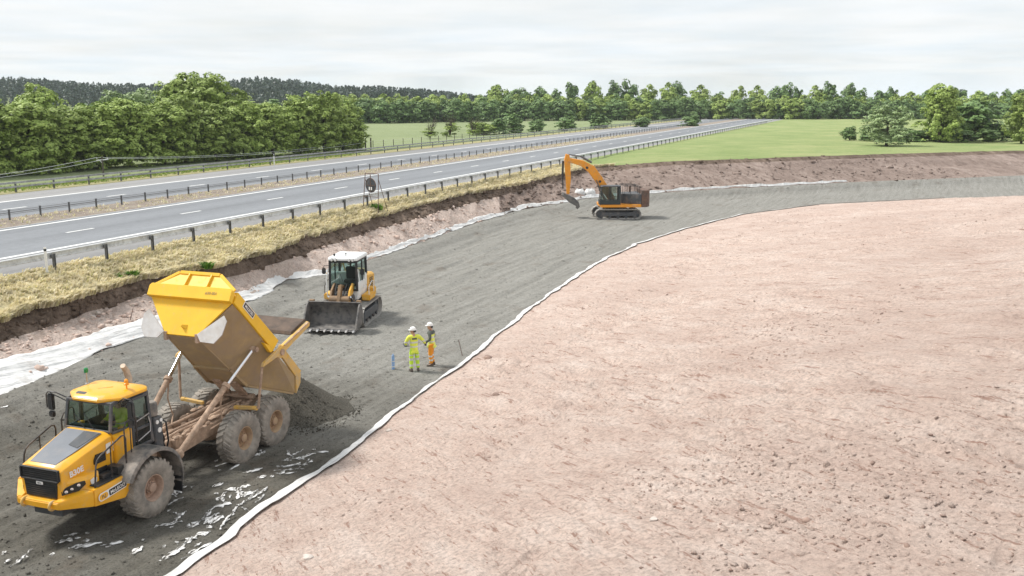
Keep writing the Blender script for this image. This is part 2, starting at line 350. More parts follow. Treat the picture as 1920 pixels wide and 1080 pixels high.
# --- bed humps (windrows left by earlier tipping) in world x, y, radius, height
HUMPS = [(-11.9, 33.6, 1.6, .50), (-14.0, 33.2, 2.1, .42), (-10.6, 34.6, 1.3, .40), (-16.2, 31.8, 2.0, .38), (-13.4, 37.2, 2.2, .26), (-17.5, 28.8, 1.8, .34), (-9.6, 36.4, 1.4, .34), (-15.4, 35.6, 2.2, .28)]
RUTS = [(19.2, 10, 34, .05, .4), (22.8, 8, 40, .05, 1.7), (26.0, 14, 46, .055, 2.9), (18.4, 34, 70, .04, 4.), (24.4, 46, 82, .045, .9), (27.6, 44, 76, .04, 5.2), (21.2, 50, 90, .04, 2.2)]
def bed_disp(X, Y, v, P):
    u, t = P[..., 0], P[..., 1]
    z = .07 * fbm(X * .35, Y * .35, 4) + .04 * fbm(X * 1.7, Y * 1.7, 3)
    lane = fbm(u * 1.25 + .25 * vnoise(t * .12, u * .1), t * .05, 3)
    z = z + .06 * np.abs(lane)
    cross = vnoise(t * 1.9 + .9 * vnoise(u * .35, t * .2), u * .18)        # tread marks across the bed near the loader
    z = z + .035 * np.abs(cross) * np.exp(-((t - 36) / 9) ** 2)
    for (u0, tc0, tc1, amp, ph) in RUTS:
        for off in (-1.1, 1.1):
            w_ = u - (u0 + off + .55 * np.sin(t * .11 + ph) + .25 * np.sin(t * .31 + ph * 2)); win = np.clip((t - tc0) / 3, 0, 1) * np.clip((tc1 - t) / 3, 0, 1)
            z = z + win * amp * (-np.exp(-(w_ / .26) ** 2) * (1 + .35 * np.sign(np.sin(t * 17 + w_ * 6))) + .55 * np.exp(-((np.abs(w_) - .45) / .13) ** 2))
    for (hx, hy, r, h) in HUMPS:
        z = z + h * np.exp(-(((X - hx) ** 2 + (Y - hy) ** 2) / r ** 2)) * (1 + .25 * fbm(X * 1.2, Y * 1.2, 3))
    rise = .75 * np.clip(1 - v * 4.5, 0, 1) ** 1.6                     # v = 0 at the left edge, already at .75
    base = P[..., 2]
    return z + (rise - base)
def soil_disp(a, b):
    def f(X, Y, v, P):
        return a * fbm(X * .5, Y * .5, 5) + b * fbm(X * 2.3, Y * 2.3, 4)
    return f
def gully(X, Y, v, P):
    t = P[..., 1] + .8 * P[..., 0]
    return .22 * fbm(t * .55, v * .5, 4) + .12 * fbm(t * 2.4, v * .8, 3) + .10 * fbm(X * 1.8, Y * 1.8, 4)
S_near = stations(.22, 1, 11); S_far = stations(.8, 11, 17)
S = np.concatenate([S_near[:-1], S_far])
S_all = np.concatenate([[0., .5], S])
def struct(o): return tag(o, kind='structure')
S_g = np.concatenate([[0., .5], stations(.5, 1, 2)[:-1], stations(.16, 2, 9)[:-1], stations(.3, 9, 11)[:-1], S_far])
def bed_sheet():
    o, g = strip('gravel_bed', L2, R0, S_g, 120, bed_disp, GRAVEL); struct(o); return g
BED = bed_sheet()
BROWN = soil_mat('brown_bank_soil', (.24, .18, .15), (.36, .28, .24), (.48, .39, .34), math.radians(-60), dark=(.15, .11, .09), dark_amt=.08, clod=1.5, spk_col=(.17, .125, .10))
S_n = S_all[S_all <= 11.6]; S_n = np.append(S_n, 11.6); S_f2 = np.concatenate([[11.6], S_all[S_all > 11.6]])
sb, SLOPE = strip('cut_slope', L3, L2, S_n, 16, gully, PINK_L); struct(sb)
sb2, SLOPE2 = strip('far_cut_slope', L3, L2, S_f2, 16, lambda X, Y, v, P: 1.8 * gully(X, Y, v, P), BROWN); struct(sb2)
sc_, SCARP = strip('topsoil_scarp', L4, L3, S_all, 7, lambda X, Y, v, P: .16 * fbm(X * 2.2, Y * 2.2, 4) + .05 * fbm(X * 7, Y * 7, 3), TOPSOIL); struct(sc_)
S_v = S_all[S_all <= 13.0001]; S_w = S_all[S_all >= 12.9999]
vf, _v = strip('rough_pasture', G, L4, S_w, 18, lambda X, Y, v, P: .12 * fbm(X * .7, Y * .7, 4), ROUGHG); struct(vf)
vg, VERGE_P = strip('grass_verge', G, L4, S_v, 18, lambda X, Y, v, P: .12 * fbm(X * .7, Y * .7, 4) + .35 * np.sin(PI * v) * .5, VERGE); struct(vg)
def crumble(X, Y, v, P):
    c, s = math.cos(math.radians(-68)), math.sin(math.radians(-68)); a = X * c + Y * s; b = -X * s + Y * c
    st = fbm(a * .5, b * 3.2, 4); pit = np.maximum(0, fbm(a * 1.0 + 40, b * 5.0, 4) - .13)
    rough = np.clip(fbm(X * .2 + 9, Y * .2, 3) * 1.6 + .75, .3, 1.5)
    bucket = .05 * np.abs(vnoise(b * .55 + .3 * vnoise(a * .2, b * .1), a * .06))
    return .26 * fbm(X * .16, Y * .16, 3) + rough * (.11 * st + .055 * fbm(X * 3.3, Y * 3.3, 3) + .03 * fbm(X * 8., Y * 8., 2) - .22 * pit) + bucket
S_b = np.concatenate([[0., .5], stations(.55, 1, 2)[:-1], stations(.13, 2, 8)[:-1], stations(.3, 8, 11)[:-1], S_far])
rb, RBANK = strip('soil_bank', R0, R1, S_b, 190, crumble, PINK); struct(rb)
rf, _ = strip('pasture', R1, R2, S_all, 60, lambda X, Y, v, P: .15 * fbm(X * .12, Y * .12, 3), FIELD, curve=2.5); struct(rf)
# --- motorway: straight sheets, each level butting the next
def sheet(name, u0, u1, z0, z1, mat, t0=-80, t1=3500, nt=60, z=None):
    ts = t0 + (t1 - t0) * (np.linspace(0, 1, nt) ** 2)
    v = []; f = []
    for i, t in enumerate(ts):
        v += [W(u0, t, z0), W(u1, t, z1)]
        if i: f += [2 * i - 2, 2 * i - 1, 2 * i + 1, 2 * i]
    me = raw_mesh(name, v, f, 4, mat)
    if me.polygons[0].normal.z < 0: me.flip_normals()
    return struct(obj(name, me))
sheet('hard_shoulder', 35.9, 39.3, 3.1, 3.16, SHOULD)
sheet('carriageway', 39.3, 48.6, 3.16, ZM, ASPH)
sheet('central_reserve', 48.6, 52.5, ZM + .02, ZM + .02, MEDIAN)
sheet('carriageway', 52.5, 61.7, ZM, 3.16, ASPH)
sheet('hard_shoulder', 61.7, 66.6, 3.16, 3.1, SHOULD)
sheet('far_verge', 66.6, 71, 3.1, 2.95, FARV)
sheet('far_verge', 71, 76, 2.95, 2.75, UNDER)
# far pasture: one large sheet to the horizon
def far_field():
    us = 76 + (np.linspace(0, 1, 70) ** 2.4) * 3500
    ts = np.concatenate([[-900, -300, -80, 0, 40, 80], np.linspace(110, 420, 40), 420 + (np.linspace(.03, 1, 24) ** 2) * 3600])
    U, T = np.meshgrid(us, ts, indexing='ij')
    Z = 2.75 + .12 * fbm(U * .03, T * .03, 3) * np.clip((U - 76) / 10, 0, 1)
    X = U * NX + T * DX; Y = U * NY + T * DY
    n, k = X.shape; i = np.arange(n - 1)[:, None] * k + np.arange(k - 1)[None, :]
    me = raw_mesh('far_pasture', np.stack([X, Y, Z], -1).reshape(-1, 3), np.stack([i, i + 1, i + k + 1, i + k], -1).reshape(-1), 4, FIELD, smooth=True)
    if me.polygons[0].normal.z < 0: me.flip_normals()
    struct(obj('far_pasture', me))
far_field()
# --- road markings: thin sheets above the asphalt
def marks(name, u, w, segs, dz=.006, z=ZM):
    v = []; f = []
    for (a, b) in segs:
        o = len(v); v += [W(u - w / 2, a, z + dz), W(u + w / 2, a, z + dz), W(u + w / 2, b, z + dz), W(u - w / 2, b, z + dz)]; f += [o, o + 1, o + 2, o + 3]
    me = raw_mesh(name, v, f, 4, MAT['white_line'])
    if me.polygons[0].normal.z < 0: me.flip_normals()
    return struct(obj(name, me))
LS = [(a, a + 60) for a in range(-60, 2400, 60)]
def zc(u, u0, u1, z0, z1): return z0 + (z1 - z0) * (u - u0) / (u1 - u0)
marks('edge_line', 39.6, .36, LS, .012, 3.16)
marks('edge_line', 47.9, .34, LS, .006, ZM)
marks('edge_line', 61.45, .42, LS, .012, 3.16)
DASH = [42.9 - .9 + 9.75 * k for k in range(-9, 160)]
marks('lane_dashes', 43.75, .24, [(a, a + 2.05) for a in DASH], .004, zc(43.75, 39.3, 48.6, 3.16, ZM) + .008)
DASH2 = [50.3 - 1 + 9.75 * k for k in range(-9, 160)]
marks('lane_dashes', 57.0, .26, [(a, a + 2.05) for a in DASH2], .004, zc(57, 52.5, 61.7, ZM, 3.16) + .008)
# --- clods and stones lying on the banks: nobody could count them
ICO = None
def clods(name, pts, sizes, mat, flat=.6, kind='stuff', seed=5):
    global ICO
    if ICO is None:
        bm = bmesh.new(); bmesh.ops.create_icosphere(bm, subdivisions=1, radius=1)
        ICO = (np.array([v.co[:] for v in bm.verts]), np.array([[v.index for v in f.verts] for f in bm.faces])); bm.free()
    r = np.random.default_rng(seed); V, F = ICO; n = len(pts)
    k = r.uniform(.4, 1.45, (n, len(V), 1)); sc = r.uniform(.6, 1.3, (n, 1, 3)) * np.array([1, 1, flat])
    a = r.uniform(0, 6.28, n); c, s = np.cos(a), np.sin(a)
    P = V[None] * k * sc * np.asarray(sizes)[:, None, None]
    P = np.stack([P[..., 0] * c[:, None] - P[..., 1] * s[:, None], P[..., 0] * s[:, None] + P[..., 1] * c[:, None], P[..., 2]], -1) + np.asarray(pts)[:, None, :]
    f = (F[None] + (np.arange(n) * len(V))[:, None, None]).reshape(-1)
    o = obj(name, raw_mesh(name, P.reshape(-1, 3), f, 3, mat)); return tag(o, kind=kind)
def sample(grid, n, seed, w=None, lo=0, hi=None):
    X, Y, Z = grid; r = np.random.default_rng(seed)
    d = np.hypot(X, Y); p = 1 / np.maximum(d, 12) ** 1.6 * np.gradient(np.hypot(np.gradient(X, axis=0), np.gradient(Y, axis=0)), axis=0).__abs__() ** 0
    A = np.hypot(np.gradient(X, axis=0), np.gradient(Y, axis=0)) * np.hypot(np.gradient(X, axis=1), np.gradient(Y, axis=1))
    p = p * A * ((Y > 5) & (d < 140))
    if w is not None: p = p * w(X, Y)
    p = (p / p.sum()).ravel(); idx = r.choice(p.size, n, p=p)
    dx = np.gradient(X, axis=0).ravel()[idx] * r.uniform(-.5, .5, n) + np.gradient(X, axis=1).ravel()[idx] * r.uniform(-.5, .5, n)
    dy = np.gradient(Y, axis=0).ravel()[idx] * r.uniform(-.5, .5, n) + np.gradient(Y, axis=1).ravel()[idx] * r.uniform(-.5, .5, n)
    return np.stack([X.ravel()[idx] + dx, Y.ravel()[idx] + dy, Z.ravel()[idx]], -1), r
CLOD_P = M('pink_clod', (.54, .41, .345), .95, .3, 1.5, dust=(.70, .58, .51), dust_amt=.4, dscale=1.3)
CLOD_D = M('brown_clod', (.27, .19, .155), .95, .35, 1.5, dust=(.40, .29, .24), dust_amt=.4, dscale=1.3)
patch = lambda X, Y: np.clip(fbm(X * .22, Y * .22, 4) * 3 + .5, .08, 2) ** 1.5
p, r = sample(RBANK, 16000, 21, patch); sz = np.clip(r.lognormal(-3.75, .5, len(p)), .01, .075); p[:, 2] -= sz * .2; clods('bank_clods', p, sz, [PINK], .75, seed=1)
p, r = sample(RBANK, 5000, 22, patch); sz = np.clip(r.lognormal(-3.7, .5, len(p)), .01, .08); p[:, 2] -= sz * .25; clods('bank_clods', p, sz, [CLOD_D], .75, seed=2)
p, r = sample(SLOPE, 3500, 23); clods('slope_clods', p, np.clip(r.lognormal(-2.7, .5, len(p)), .03, .22), [CLOD_P], .6, seed=3)
p, r = sample(SLOPE2, 1500, 26); clods('slope_clods', p, np.clip(r.lognormal(-2.2, .5, len(p)), .05, .4), [BROWN], .6, seed=9)
p, r = sample(SCARP, 2500, 24); clods('scarp_clods', p, np.clip(r.lognormal(-2.5, .5, len(p)), .03, .25), [TOPSOIL], .7, seed=4)
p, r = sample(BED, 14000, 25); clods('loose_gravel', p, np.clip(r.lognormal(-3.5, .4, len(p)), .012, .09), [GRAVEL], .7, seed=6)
# --- dry grass on the verge: blades in tufts
def blades(name, pts, hts, mat, seed, nb=7, lean=.35, wid=.035, bias=None):
    r = np.random.default_rng(seed); n = len(pts); N_ = n * nb
    base = np.repeat(pts, nb, 0) + np.concatenate([r.normal(0, .07, (N_, 2)), np.zeros((N_, 1))], 1)
    a = r.uniform(0, 6.28, N_); h = np.repeat(hts, nb) * r.uniform(.6, 1.25, N_)
    l = r.uniform(.1, 1, N_) * lean * 2
    dx, dy = np.cos(a) * l, np.sin(a) * l
    if bias is not None: dx = dx + bias[0]; dy = dy + bias[1]
    w = wid * r.uniform(.7, 1.4, N_); px, py = -np.sin(a + r.uniform(-1, 1, N_)) * w, np.cos(a) * w
    p0 = base + np.stack([px, py, np.full(N_, -.05)], 1); p1 = base + np.stack([-px, -py, np.full(N_, -.05)], 1)
    m0 = base + np.stack([dx * h * .45 + px * .8, dy * h * .45 + py * .8, h * .62], 1); m1 = base + np.stack([dx * h * .45 - px * .8, dy * h * .45 - py * .8, h * .62], 1)
    tip = base + np.stack([dx * h * 1.2, dy * h * 1.2, h * (1 - .25 * l)], 1)
    V = np.stack([p0, p1, m1, m0, tip], 1).reshape(-1, 3)
    o = np.arange(N_) * 5
    F = np.stack([o, o + 1, o + 2, o, o + 2, o + 3, o + 3, o + 2, o + 4], 1).reshape(-1)
    return obj(name, raw_mesh(name, V, F, 3, mat))
def blade_mat(name, cols, trans=.25):
    m, nt, N, L, b = _nodes(name)
    g = N.new('ShaderNodeNewGeometry')
    c = ramp(nt, g.outputs['Random Per Island'], [(k / (len(cols) - 1) if len(cols) > 1 else 0, cc) for k, cc in enumerate(cols)])
    c = mix(nt, ramp(nt, noise(nt, .7, 4), [(.35, .72), (.65, 1.12)]), (0, 0, 0), c)
    L.new(c, b.inputs['Base Color']); b.inputs['Roughness'].default_value = .7; b.inputs['Specular IOR Level'].default_value = .15
    t = N.new('ShaderNodeBsdfTranslucent'); L.new(c, t.inputs['Color'])
    mx = N.new('ShaderNodeMixShader'); mx.inputs[0].default_value = trans
    L.new(b.outputs[0], mx.inputs[1]); L.new(t.outputs[0], mx.inputs[2]); L.new(mx.outputs[0], N['Material Output'].inputs['Surface']); return m
STRAW = blade_mat('straw_grass', [(.74, .65, .44), (.87, .79, .58), (.92, .86, .68), (.82, .74, .48), (.60, .58, .30)])
GREENB = blade_mat('green_grass', [(.16, .27, .05), (.30, .40, .09), (.46, .48, .17)])
inv = lambda X, Y: 1.
p, r = sample(VERGE_P, 15000, 31); tag(blades('dry_grass', p, r.uniform(.07, .19, len(p)), STRAW, 8, bias=(.6, -.3)), kind='stuff')
# tussocks hanging over the scarp edge
e = line_pts(L4, np.linspace(1.2, 13.4, 4200)); rr = np.random.default_rng(9)
e = e[(e[:, 1] < 112)]; e[:, 0] += rr.uniform(-.12, .5, len(e)); pe = np.stack([e[:, 0] * NX + e[:, 1] * DX, e[:, 0] * NY + e[:, 1] * DY, e[:, 2] + .03], -1)
tag(blades('overhanging_grass', pe, rr.uniform(.15, .36, len(pe)), STRAW, 12, nb=6, lean=.3, wid=.035, bias=(.75, -.45)), kind='stuff')
def xyr(n, u0, u1, t0, t1, z, seed):
    r = np.random.default_rng(seed); u = r.uniform(u0, u1, n); t = r.uniform(t0, t1, n)
    return np.stack([u * NX + t * DX, u * NY + t * DY, np.full(n, z)], -1), r
p, r = xyr(2600, 68.4, 73, 40, 120, 2.9, 41); tag(blades('far_verge_grass', p, r.uniform(.15, .32, len(p)), GREENB, 13, nb=4, wid=.06), kind='stuff')
p, r = xyr(1600, 49, 52.2, 36, 200, ZM, 42); tag(blades('median_weeds', p, r.uniform(.08, .22, len(p)), STRAW, 14, nb=4, wid=.04), kind='stuff')

# ------------------------------------------------------------------ trees
def leaf_mat(name, cols, trans=.08, big=.35):
    m, nt, N, L, b = _nodes(name)
    g = N.new('ShaderNodeNewGeometry')
    c = ramp(nt, g.outputs['Random Per Island'], [(k / (len(cols) - 1), cc) for k, cc in enumerate(cols)])
    c = mix(nt, ramp(nt, noise(nt, big, 4), [(.35, .75), (.65, 1.2)]), (0, 0, 0), c)
    oi = N.new('ShaderNodeObjectInfo'); c = mix(nt, ramp(nt, oi.outputs['Random'], [(0, .8), (1, 1.15)]), (0, 0, 0), c)
    L.new(c, b.inputs['Base Color']); b.inputs['Roughness'].default_value = .5; b.inputs['Specular IOR Level'].default_value = .3
    t = N.new('ShaderNodeBsdfTranslucent'); L.new(c, t.inputs['Color'])
    mx = N.new('ShaderNodeMixShader'); mx.inputs[0].default_value = trans
    L.new(b.outputs[0], mx.inputs[1]); L.new(t.outputs[0], mx.inputs[2]); L.new(mx.outputs[0], N['Material Output'].inputs['Surface']); return m
LEAF = leaf_mat('maple_leaves', [(.26, .365, .085), (.32, .43, .10), (.41, .51, .135), (.285, .39, .09)])
LEAF_PALE = leaf_mat('pale_leaves', [(.31, .42, .19), (.36, .47, .22), (.42, .52, .26)])
LEAF_DARK = leaf_mat('dark_leaves', [(.135, .23, .08), (.18, .285, .095), (.24, .35, .12)])
LEAF_CON = leaf_mat('conifer_needles', [(.03, .055, .046), (.045, .074, .056), (.062, .095, .066)], .1)
BARK = M('bark', (.09, .07, .055), .95, .3, 5, bmp=.02)
def crown_mesh(name, rx, H, n, leaf, mat, seed, lobes=26, z0=.04, top=.5, pw=1.):
    """many leaf-sized faces gathered in clumps over lobes from the ground to the top; uneven outline with gaps"""
    r = np.random.default_rng(seed)
    hz = z0 + (.93 - z0) * ((np.arange(lobes) + r.uniform(0, 1, lobes)) / lobes)
    prof = np.interp(hz, [0, .15, .4, .65, .85, 1.], [.86, .95, 1., .92, .62, top * .5])
    an = np.arange(lobes) * 2.399 + r.uniform(-.5, .5, lobes)
    rad = prof * rx * r.uniform(.48, .84, lobes)
    lr = rx * r.uniform(.20, .36, lobes)
    lc = np.stack([np.cos(an) * rad, np.sin(an) * rad, hz * H], 1)
    k = 7; lc = np.vstack([lc, np.stack([r.normal(0, .12 * rx, k), r.normal(0, .12 * rx, k), np.linspace(.1, .80, k) * H], 1)]); lr = np.append(lr, np.interp(np.linspace(.1, .8, k), [0, .4, 1], [.5, .66, .36]) * rx)
    nc = n // 48
    li = r.choice(len(lr), nc, p=lr ** 2 / (lr ** 2).sum())
    dd = r.normal(size=(nc, 3)); dd /= np.linalg.norm(dd, axis=1)[:, None]
    dd[:, 2] = np.abs(dd[:, 2]) * np.where(r.uniform(size=nc) < .72, 1, -1)
    cc = lc[li] + dd * (lr[li] * r.uniform(.70, 1.1, nc))[:, None]
    cr = r.uniform(.45, 1., nc) * leaf * 3.4
    ci = r.integers(0, nc, n)
    sp = r.normal(size=(n, 3)); sp /= np.linalg.norm(sp, axis=1)[:, None]; sp[:, 2] = np.where(r.uniform(size=n) < .8, np.abs(sp[:, 2]), sp[:, 2])
    c = cc[ci] + sp * cr[ci][:, None] * np.array([1., 1., .92]) * r.uniform(.7, 1.05, (n, 1))
    keep = c[:, 2] > .08; c = c[keep]; ci = ci[keep]; sp = sp[keep]; n = len(c)
    w = np.percentile(np.hypot(c[:, 0], c[:, 1]), 98); c[:, :2] *= 3.35 / w * (rx / 3.4); c[:, 2] *= H / np.percentile(c[:, 2], 99.6)
    nrm = dd[ci] * .6 + sp * .9 + r.normal(size=(n, 3)) * .4 + np.array([0, 0, .35]); nrm /= np.linalg.norm(nrm, axis=1)[:, None]
    a = np.cross(nrm, r.normal(size=(n, 3))); a /= np.linalg.norm(a, axis=1)[:, None]; b = np.cross(nrm, a)
    s = leaf * r.uniform(.5, 1.2, n)[:, None]
    V = np.stack([c - a * s, c - b * s * .6 + nrm * s * .12, c + a * s, c + b * s * .6 + nrm * s * .12], 1).reshape(-1, 3)
    return raw_mesh(name, V, np.arange(4 * n), 4, mat)
def trunk_mesh(h, r0, seed, spread):
    r = random.Random(seed); mb = MB()
    mb.tube([(0, 0, -.4), (.05, .03, h * .3), (-.04, .06, h * .6), (.05, 0, h * .88)], [r0, r0 * .8, r0 * .5, r0 * .15], 8)
    for k in range(7):
        a = r.uniform(0, 6.28); z = h * r.uniform(.25, .7); L_ = spread * r.uniform(.4, .75)
        mb.tube([(0, 0, z), (math.cos(a) * L_ * .5, math.sin(a) * L_ * .5, z + L_ * .35), (math.cos(a) * L_, math.sin(a) * L_, z + L_ * .6)], [r0 * .4, r0 * .25, r0 * .06], 5)
    return mb.mesh('trunk', BARK, smooth=60)
# unit crowns: about 8 m tall, 6.5 m wide
NV = 5
CROWN = [crown_mesh('crown', 3.4, 8.2, 20000, .18, LEAF, 100 + k, 24) for k in range(NV)]
CROWN_P = [crown_mesh('crown', 3.4, 8.2, 14000, .17, LEAF_PALE, 200 + k, 24) for k in range(2)]
CROWN_F = [crown_mesh('crown', 3.4, 8.2, 3200, .40, LEAF_DARK, 300 + k, 22) for k in range(4)]
CROWN_G = [crown_mesh('crown', 3.4, 8.2, 3200, .40, LEAF, 320 + k, 22) for k in range(3)]
TRUNK = trunk_mesh(7.5, .22, 5, 3.)
def tree(crown, x, y, z, wid, h, label, group, rz=None, name='broadleaf_tree'):
    t = thing(name, label, 'tree', (x, y, z), random.uniform(0, 6.28) if rz is None else rz, group)
    t.scale = (wid / 6.8, wid / 6.8, h / 8.2)
    obj('crown', crown, t); obj('trunk', TRUNK, t); return t
HEDGE = 'broadleaf trees lining the far side of the motorway'
# x, y, height, width, crown, label   (world metres)
def px_tree(px, dist, h, w, crown, label, group=HEDGE, z=2.8, name='broadleaf_tree'):
    return tree(crown, (px - 960) / 1800 * dist, dist, z, w, h, label, group, name=name)
row = [  # front row, left to right along the motorway
 (-255, 88, 7.4, 8.6, 3, 'green tree well outside the left edge, first of the row'),
 (-165, 92, 7.9, 8.4, 2, 'green tree just outside the left edge, second of the row'),
 (-75, 97, 7.8, 9.0, 0, 'full green tree cut off by the left edge, nearest of the row'),
 (-5, 99, 7.8, 8.0, 1, 'leafy green tree at the far left, in front of the dark pine hill'),
 (62, 102, 7.6, 8.2, 2, 'green tree before the left flank of the round crowned tree'),
 (128, 106, 6.8, 8.0, 3, 'darker green tree right of the round crowned one, low dip in the treetops'),
 (192, 110, 7.3, 8.2, 4, 'dark green tree directly behind the white pole crossarm'),
 (250, 114, 7.8, 8.0, 0, 'broad tree in front of the pale feathery trees'),
 (312, 118, 7.4, 8.0, 1, 'green tree in front of the left shoulder of the tallest tree'),
 (352, 121, 8.2, 7.4, 4, 'green tree standing right in front of the tallest tree'),
 (408, 124, 7.0, 7.8, 2, 'green tree in front of the right shoulder of the tallest tree'),
 (462, 129, 7.6, 8.0, 3, 'green tree just right of the tallest tree, left of the low dip in the row'),
 (516, 134, 7.2, 7.6, 0, 'green tree behind the far white marker post'),
 (566, 139, 8.2, 7.8, 2, 'yellowish green tree, third from the pasture end of the row'),
 (612, 144, 8.8, 8.2, 4, 'tallest front tree near the pasture end of the row, yellowish top'),
 (646, 149, 7.7, 7.6, 1, 'rounded tree closing the row beside the open pasture'),
 (664, 150, 4.7, 5.2, 3, 'low bushy tree at the very end of the row, foliage spilling toward the fence posts')]
for px, d, h, w, c, lab in row: px_tree(px, d + 2.2, h, w, CROWN[c], lab)
back = [
 (88, 116, 9.4, 7.5, CROWN[1], 'round crowned bright tree rising behind the left part of the row'),
 (20, 112, 6.4, 8.0, CROWN_F[0], 'dark tree partly hidden behind the far left of the row'),
 (150, 128, 7.0, 8.5, CROWN_F[1], 'dull dark tree filling the dip right of the round crowned tree'),
 (238, 134, 8.8, 9.5, CROWN_P[0], 'pale feathery tree behind the row, left of the tallest tree'),
 (292, 138, 9.1, 9.5, CROWN_P[1], 'pale grey green tree touching the left side of the tallest tree'),
 (345, 133, 10.2, 9.1, CROWN[3], 'upright green tree forming the left shoulder of the tallest crown'),
 (388, 134, 11.2, 10.1, CROWN[0], 'tallest tree of all, broad green crown above the middle of the row'),
 (440, 138, 9.0, 9.1, CROWN[2], 'green tree sloping off the right side of the tallest crown'),
 (505, 150, 7.4, 8.5, CROWN_F[2], 'dark tree behind the right part of the row, below the wooded hill'),
 (560, 154, 7.2, 8.5, CROWN_F[3], 'dark tree peeping over the row left of its pasture end')]
for px, d, h, w, c, lab in back: px_tree(px, d, h, w, c, lab)
# wood along the far side of the pasture
rt = random.Random(4)
WOOD = 'trees of the wood beyond the pasture'
def wood_row(px0, px1, step, dfun, h0, h1, w0, w1, crowns, label, group, z=2.8):
    px = px0
    while px < px1:
        d = dfun(px) + rt.uniform(-4, 4)
        px_tree(px + rt.uniform(-4, 4), d, rt.uniform(h0, h1), rt.uniform(w0, w1), rt.choice(crowns), label, group, z)
        px += step * rt.uniform(.8, 1.2)
base_d = lambda px: 316 + max(0, px - 700) * .146 if px < 960 else 354 + (px - 960) * .02
wood_row(600, 1990, 19, base_d, 6.4, 7.6, 6.5, 9, CROWN_F + CROWN_G[:1], 'dark leafy tree at the front of the wood beyond the pasture', 'front trees of the wood beyond the pasture')
wood_row(610, 1990, 24, lambda p: base_d(p) + 12, 7.4, 8.6, 6.5, 8.5, CROWN_F[:2] + CROWN_G, 'green tree inside the wood beyond the pasture', 'inner trees of the wood beyond the pasture')
wood_row(640, 1990, 30, lambda p: base_d(p) + 26, 8.2, 9.4, 7, 9, CROWN_G, 'light topped tree at the back of the wood beyond the pasture', 'back trees of the wood beyond the pasture')
def hill_h(px): return float(np.interp(px, [880, 935, 1000, 1080, 1180, 1290, 1330, 1420, 1560, 1700, 1990], [7, 12.0, 11.5, 13, 14, 14.6, 11, 12.5, 13.5, 11.5, 12]))
px = 905
while px < 1990:
    h = hill_h(px) * rt.uniform(.86, 1.1); d = 395 + rt.uniform(-10, 14)
    px_tree(px, d, h, rt.uniform(7.5, 11), rt.choice(CROWN_F[:3] + CROWN_G[:2]), 'tall tree of the high clump on the right skyline', 'tall trees of the clump on the right skyline', 2.8)
    px += rt.uniform(17, 40)
# wooded hill on the skyline: reads as one mass
def hill_profile(px): return np.interp(px, [-300, -60, 60, 110, 140, 200, 300, 420, 450, 487, 530, 600, 640, 700, 760, 840, 900, 1000, 1500, 2300], [20, 25, 25.5, 24, 21, 17.5, 16.5, 16, 22, 28, 25, 20, 13, 15.5, 14, 10, 5, 2, 3, 4])
def far_hill():
    px = np.linspace(-320, 2300, 160); dep = np.array([560, 660, 780, 900, 1100, 1500]); k = np.array([0, .35, .78, 1., .8, .1])
    X = (px[:, None] - 960) / 1800 * dep[None]; Y = np.broadcast_to(dep[None], X.shape)
    Z = 2.2 + hill_profile(px)[:, None] * k[None] * .62
    n, q = X.shape; i = np.arange(n - 1)[:, None] * q + np.arange(q - 1)[None]
    me = raw_mesh('hill', np.stack([X, Y, Z], -1).reshape(-1, 3), np.stack([i, i + 1, i + q + 1, i + q], -1).reshape(-1), 4, ROUGHG, smooth=True)
    if me.polygons[0].normal.z < 0: me.flip_normals()
    struct(obj('hill', me))
    r = np.random.default_rng(77); N_ = 2600
    tp = r.uniform(-280, 1150, N_); td = r.uniform(590, 930, N_)
    kk = np.interp(td, dep, k); z = 2.2 + hill_profile(tp) * kk * .62
    h = r.uniform(8, 12, N_) * np.interp(tp, [-300, 640, 900, 1150], [1, 1, .7, .55]); w = h * r.uniform(.22, .42, N_)
    nl = 44; M_ = N_ * nl
    cz = r.uniform(.12, 1., M_); ang = r.uniform(0, 6.28, M_); con = np.repeat(r.uniform(0, 1, N_) < .6, nl)
    prof = np.where(con, (1.02 - cz) * 1.2, np.sqrt(np.clip(1 - ((cz - .55) / .47) ** 2, 0.02, 1))); rad = prof * r.uniform(.6, 1.0, M_)
    W_ = np.repeat(w, nl); H_ = np.repeat(h, nl)
    c = np.stack([np.repeat((tp - 960) / 1800 * td, nl) + np.cos(ang) * rad * W_, np.repeat(td, nl) + np.sin(ang) * rad * W_, np.repeat(z, nl) + cz * H_], 1)
    nrm = np.stack([np.cos(ang), np.sin(ang), r.uniform(.2, 1.2, M_)], 1) + r.normal(size=(M_, 3)) * .5; nrm /= np.linalg.norm(nrm, axis=1)[:, None]
    a = np.cross(nrm, r.normal(size=(M_, 3))); a /= np.linalg.norm(a, axis=1)[:, None]; b = np.cross(nrm, a)
    s = (r.uniform(.5, 1.1, M_) * 1.25)[:, None]
    V = np.stack([c - a * s, c - b * s * .7, c + a * s, c + b * s * .7], 1).reshape(-1, 3)
    tag(obj('hill_wood', raw_mesh('hill_wood', V, np.arange(4 * M_), 4, LEAF_CON)), kind='stuff')
far_hill()
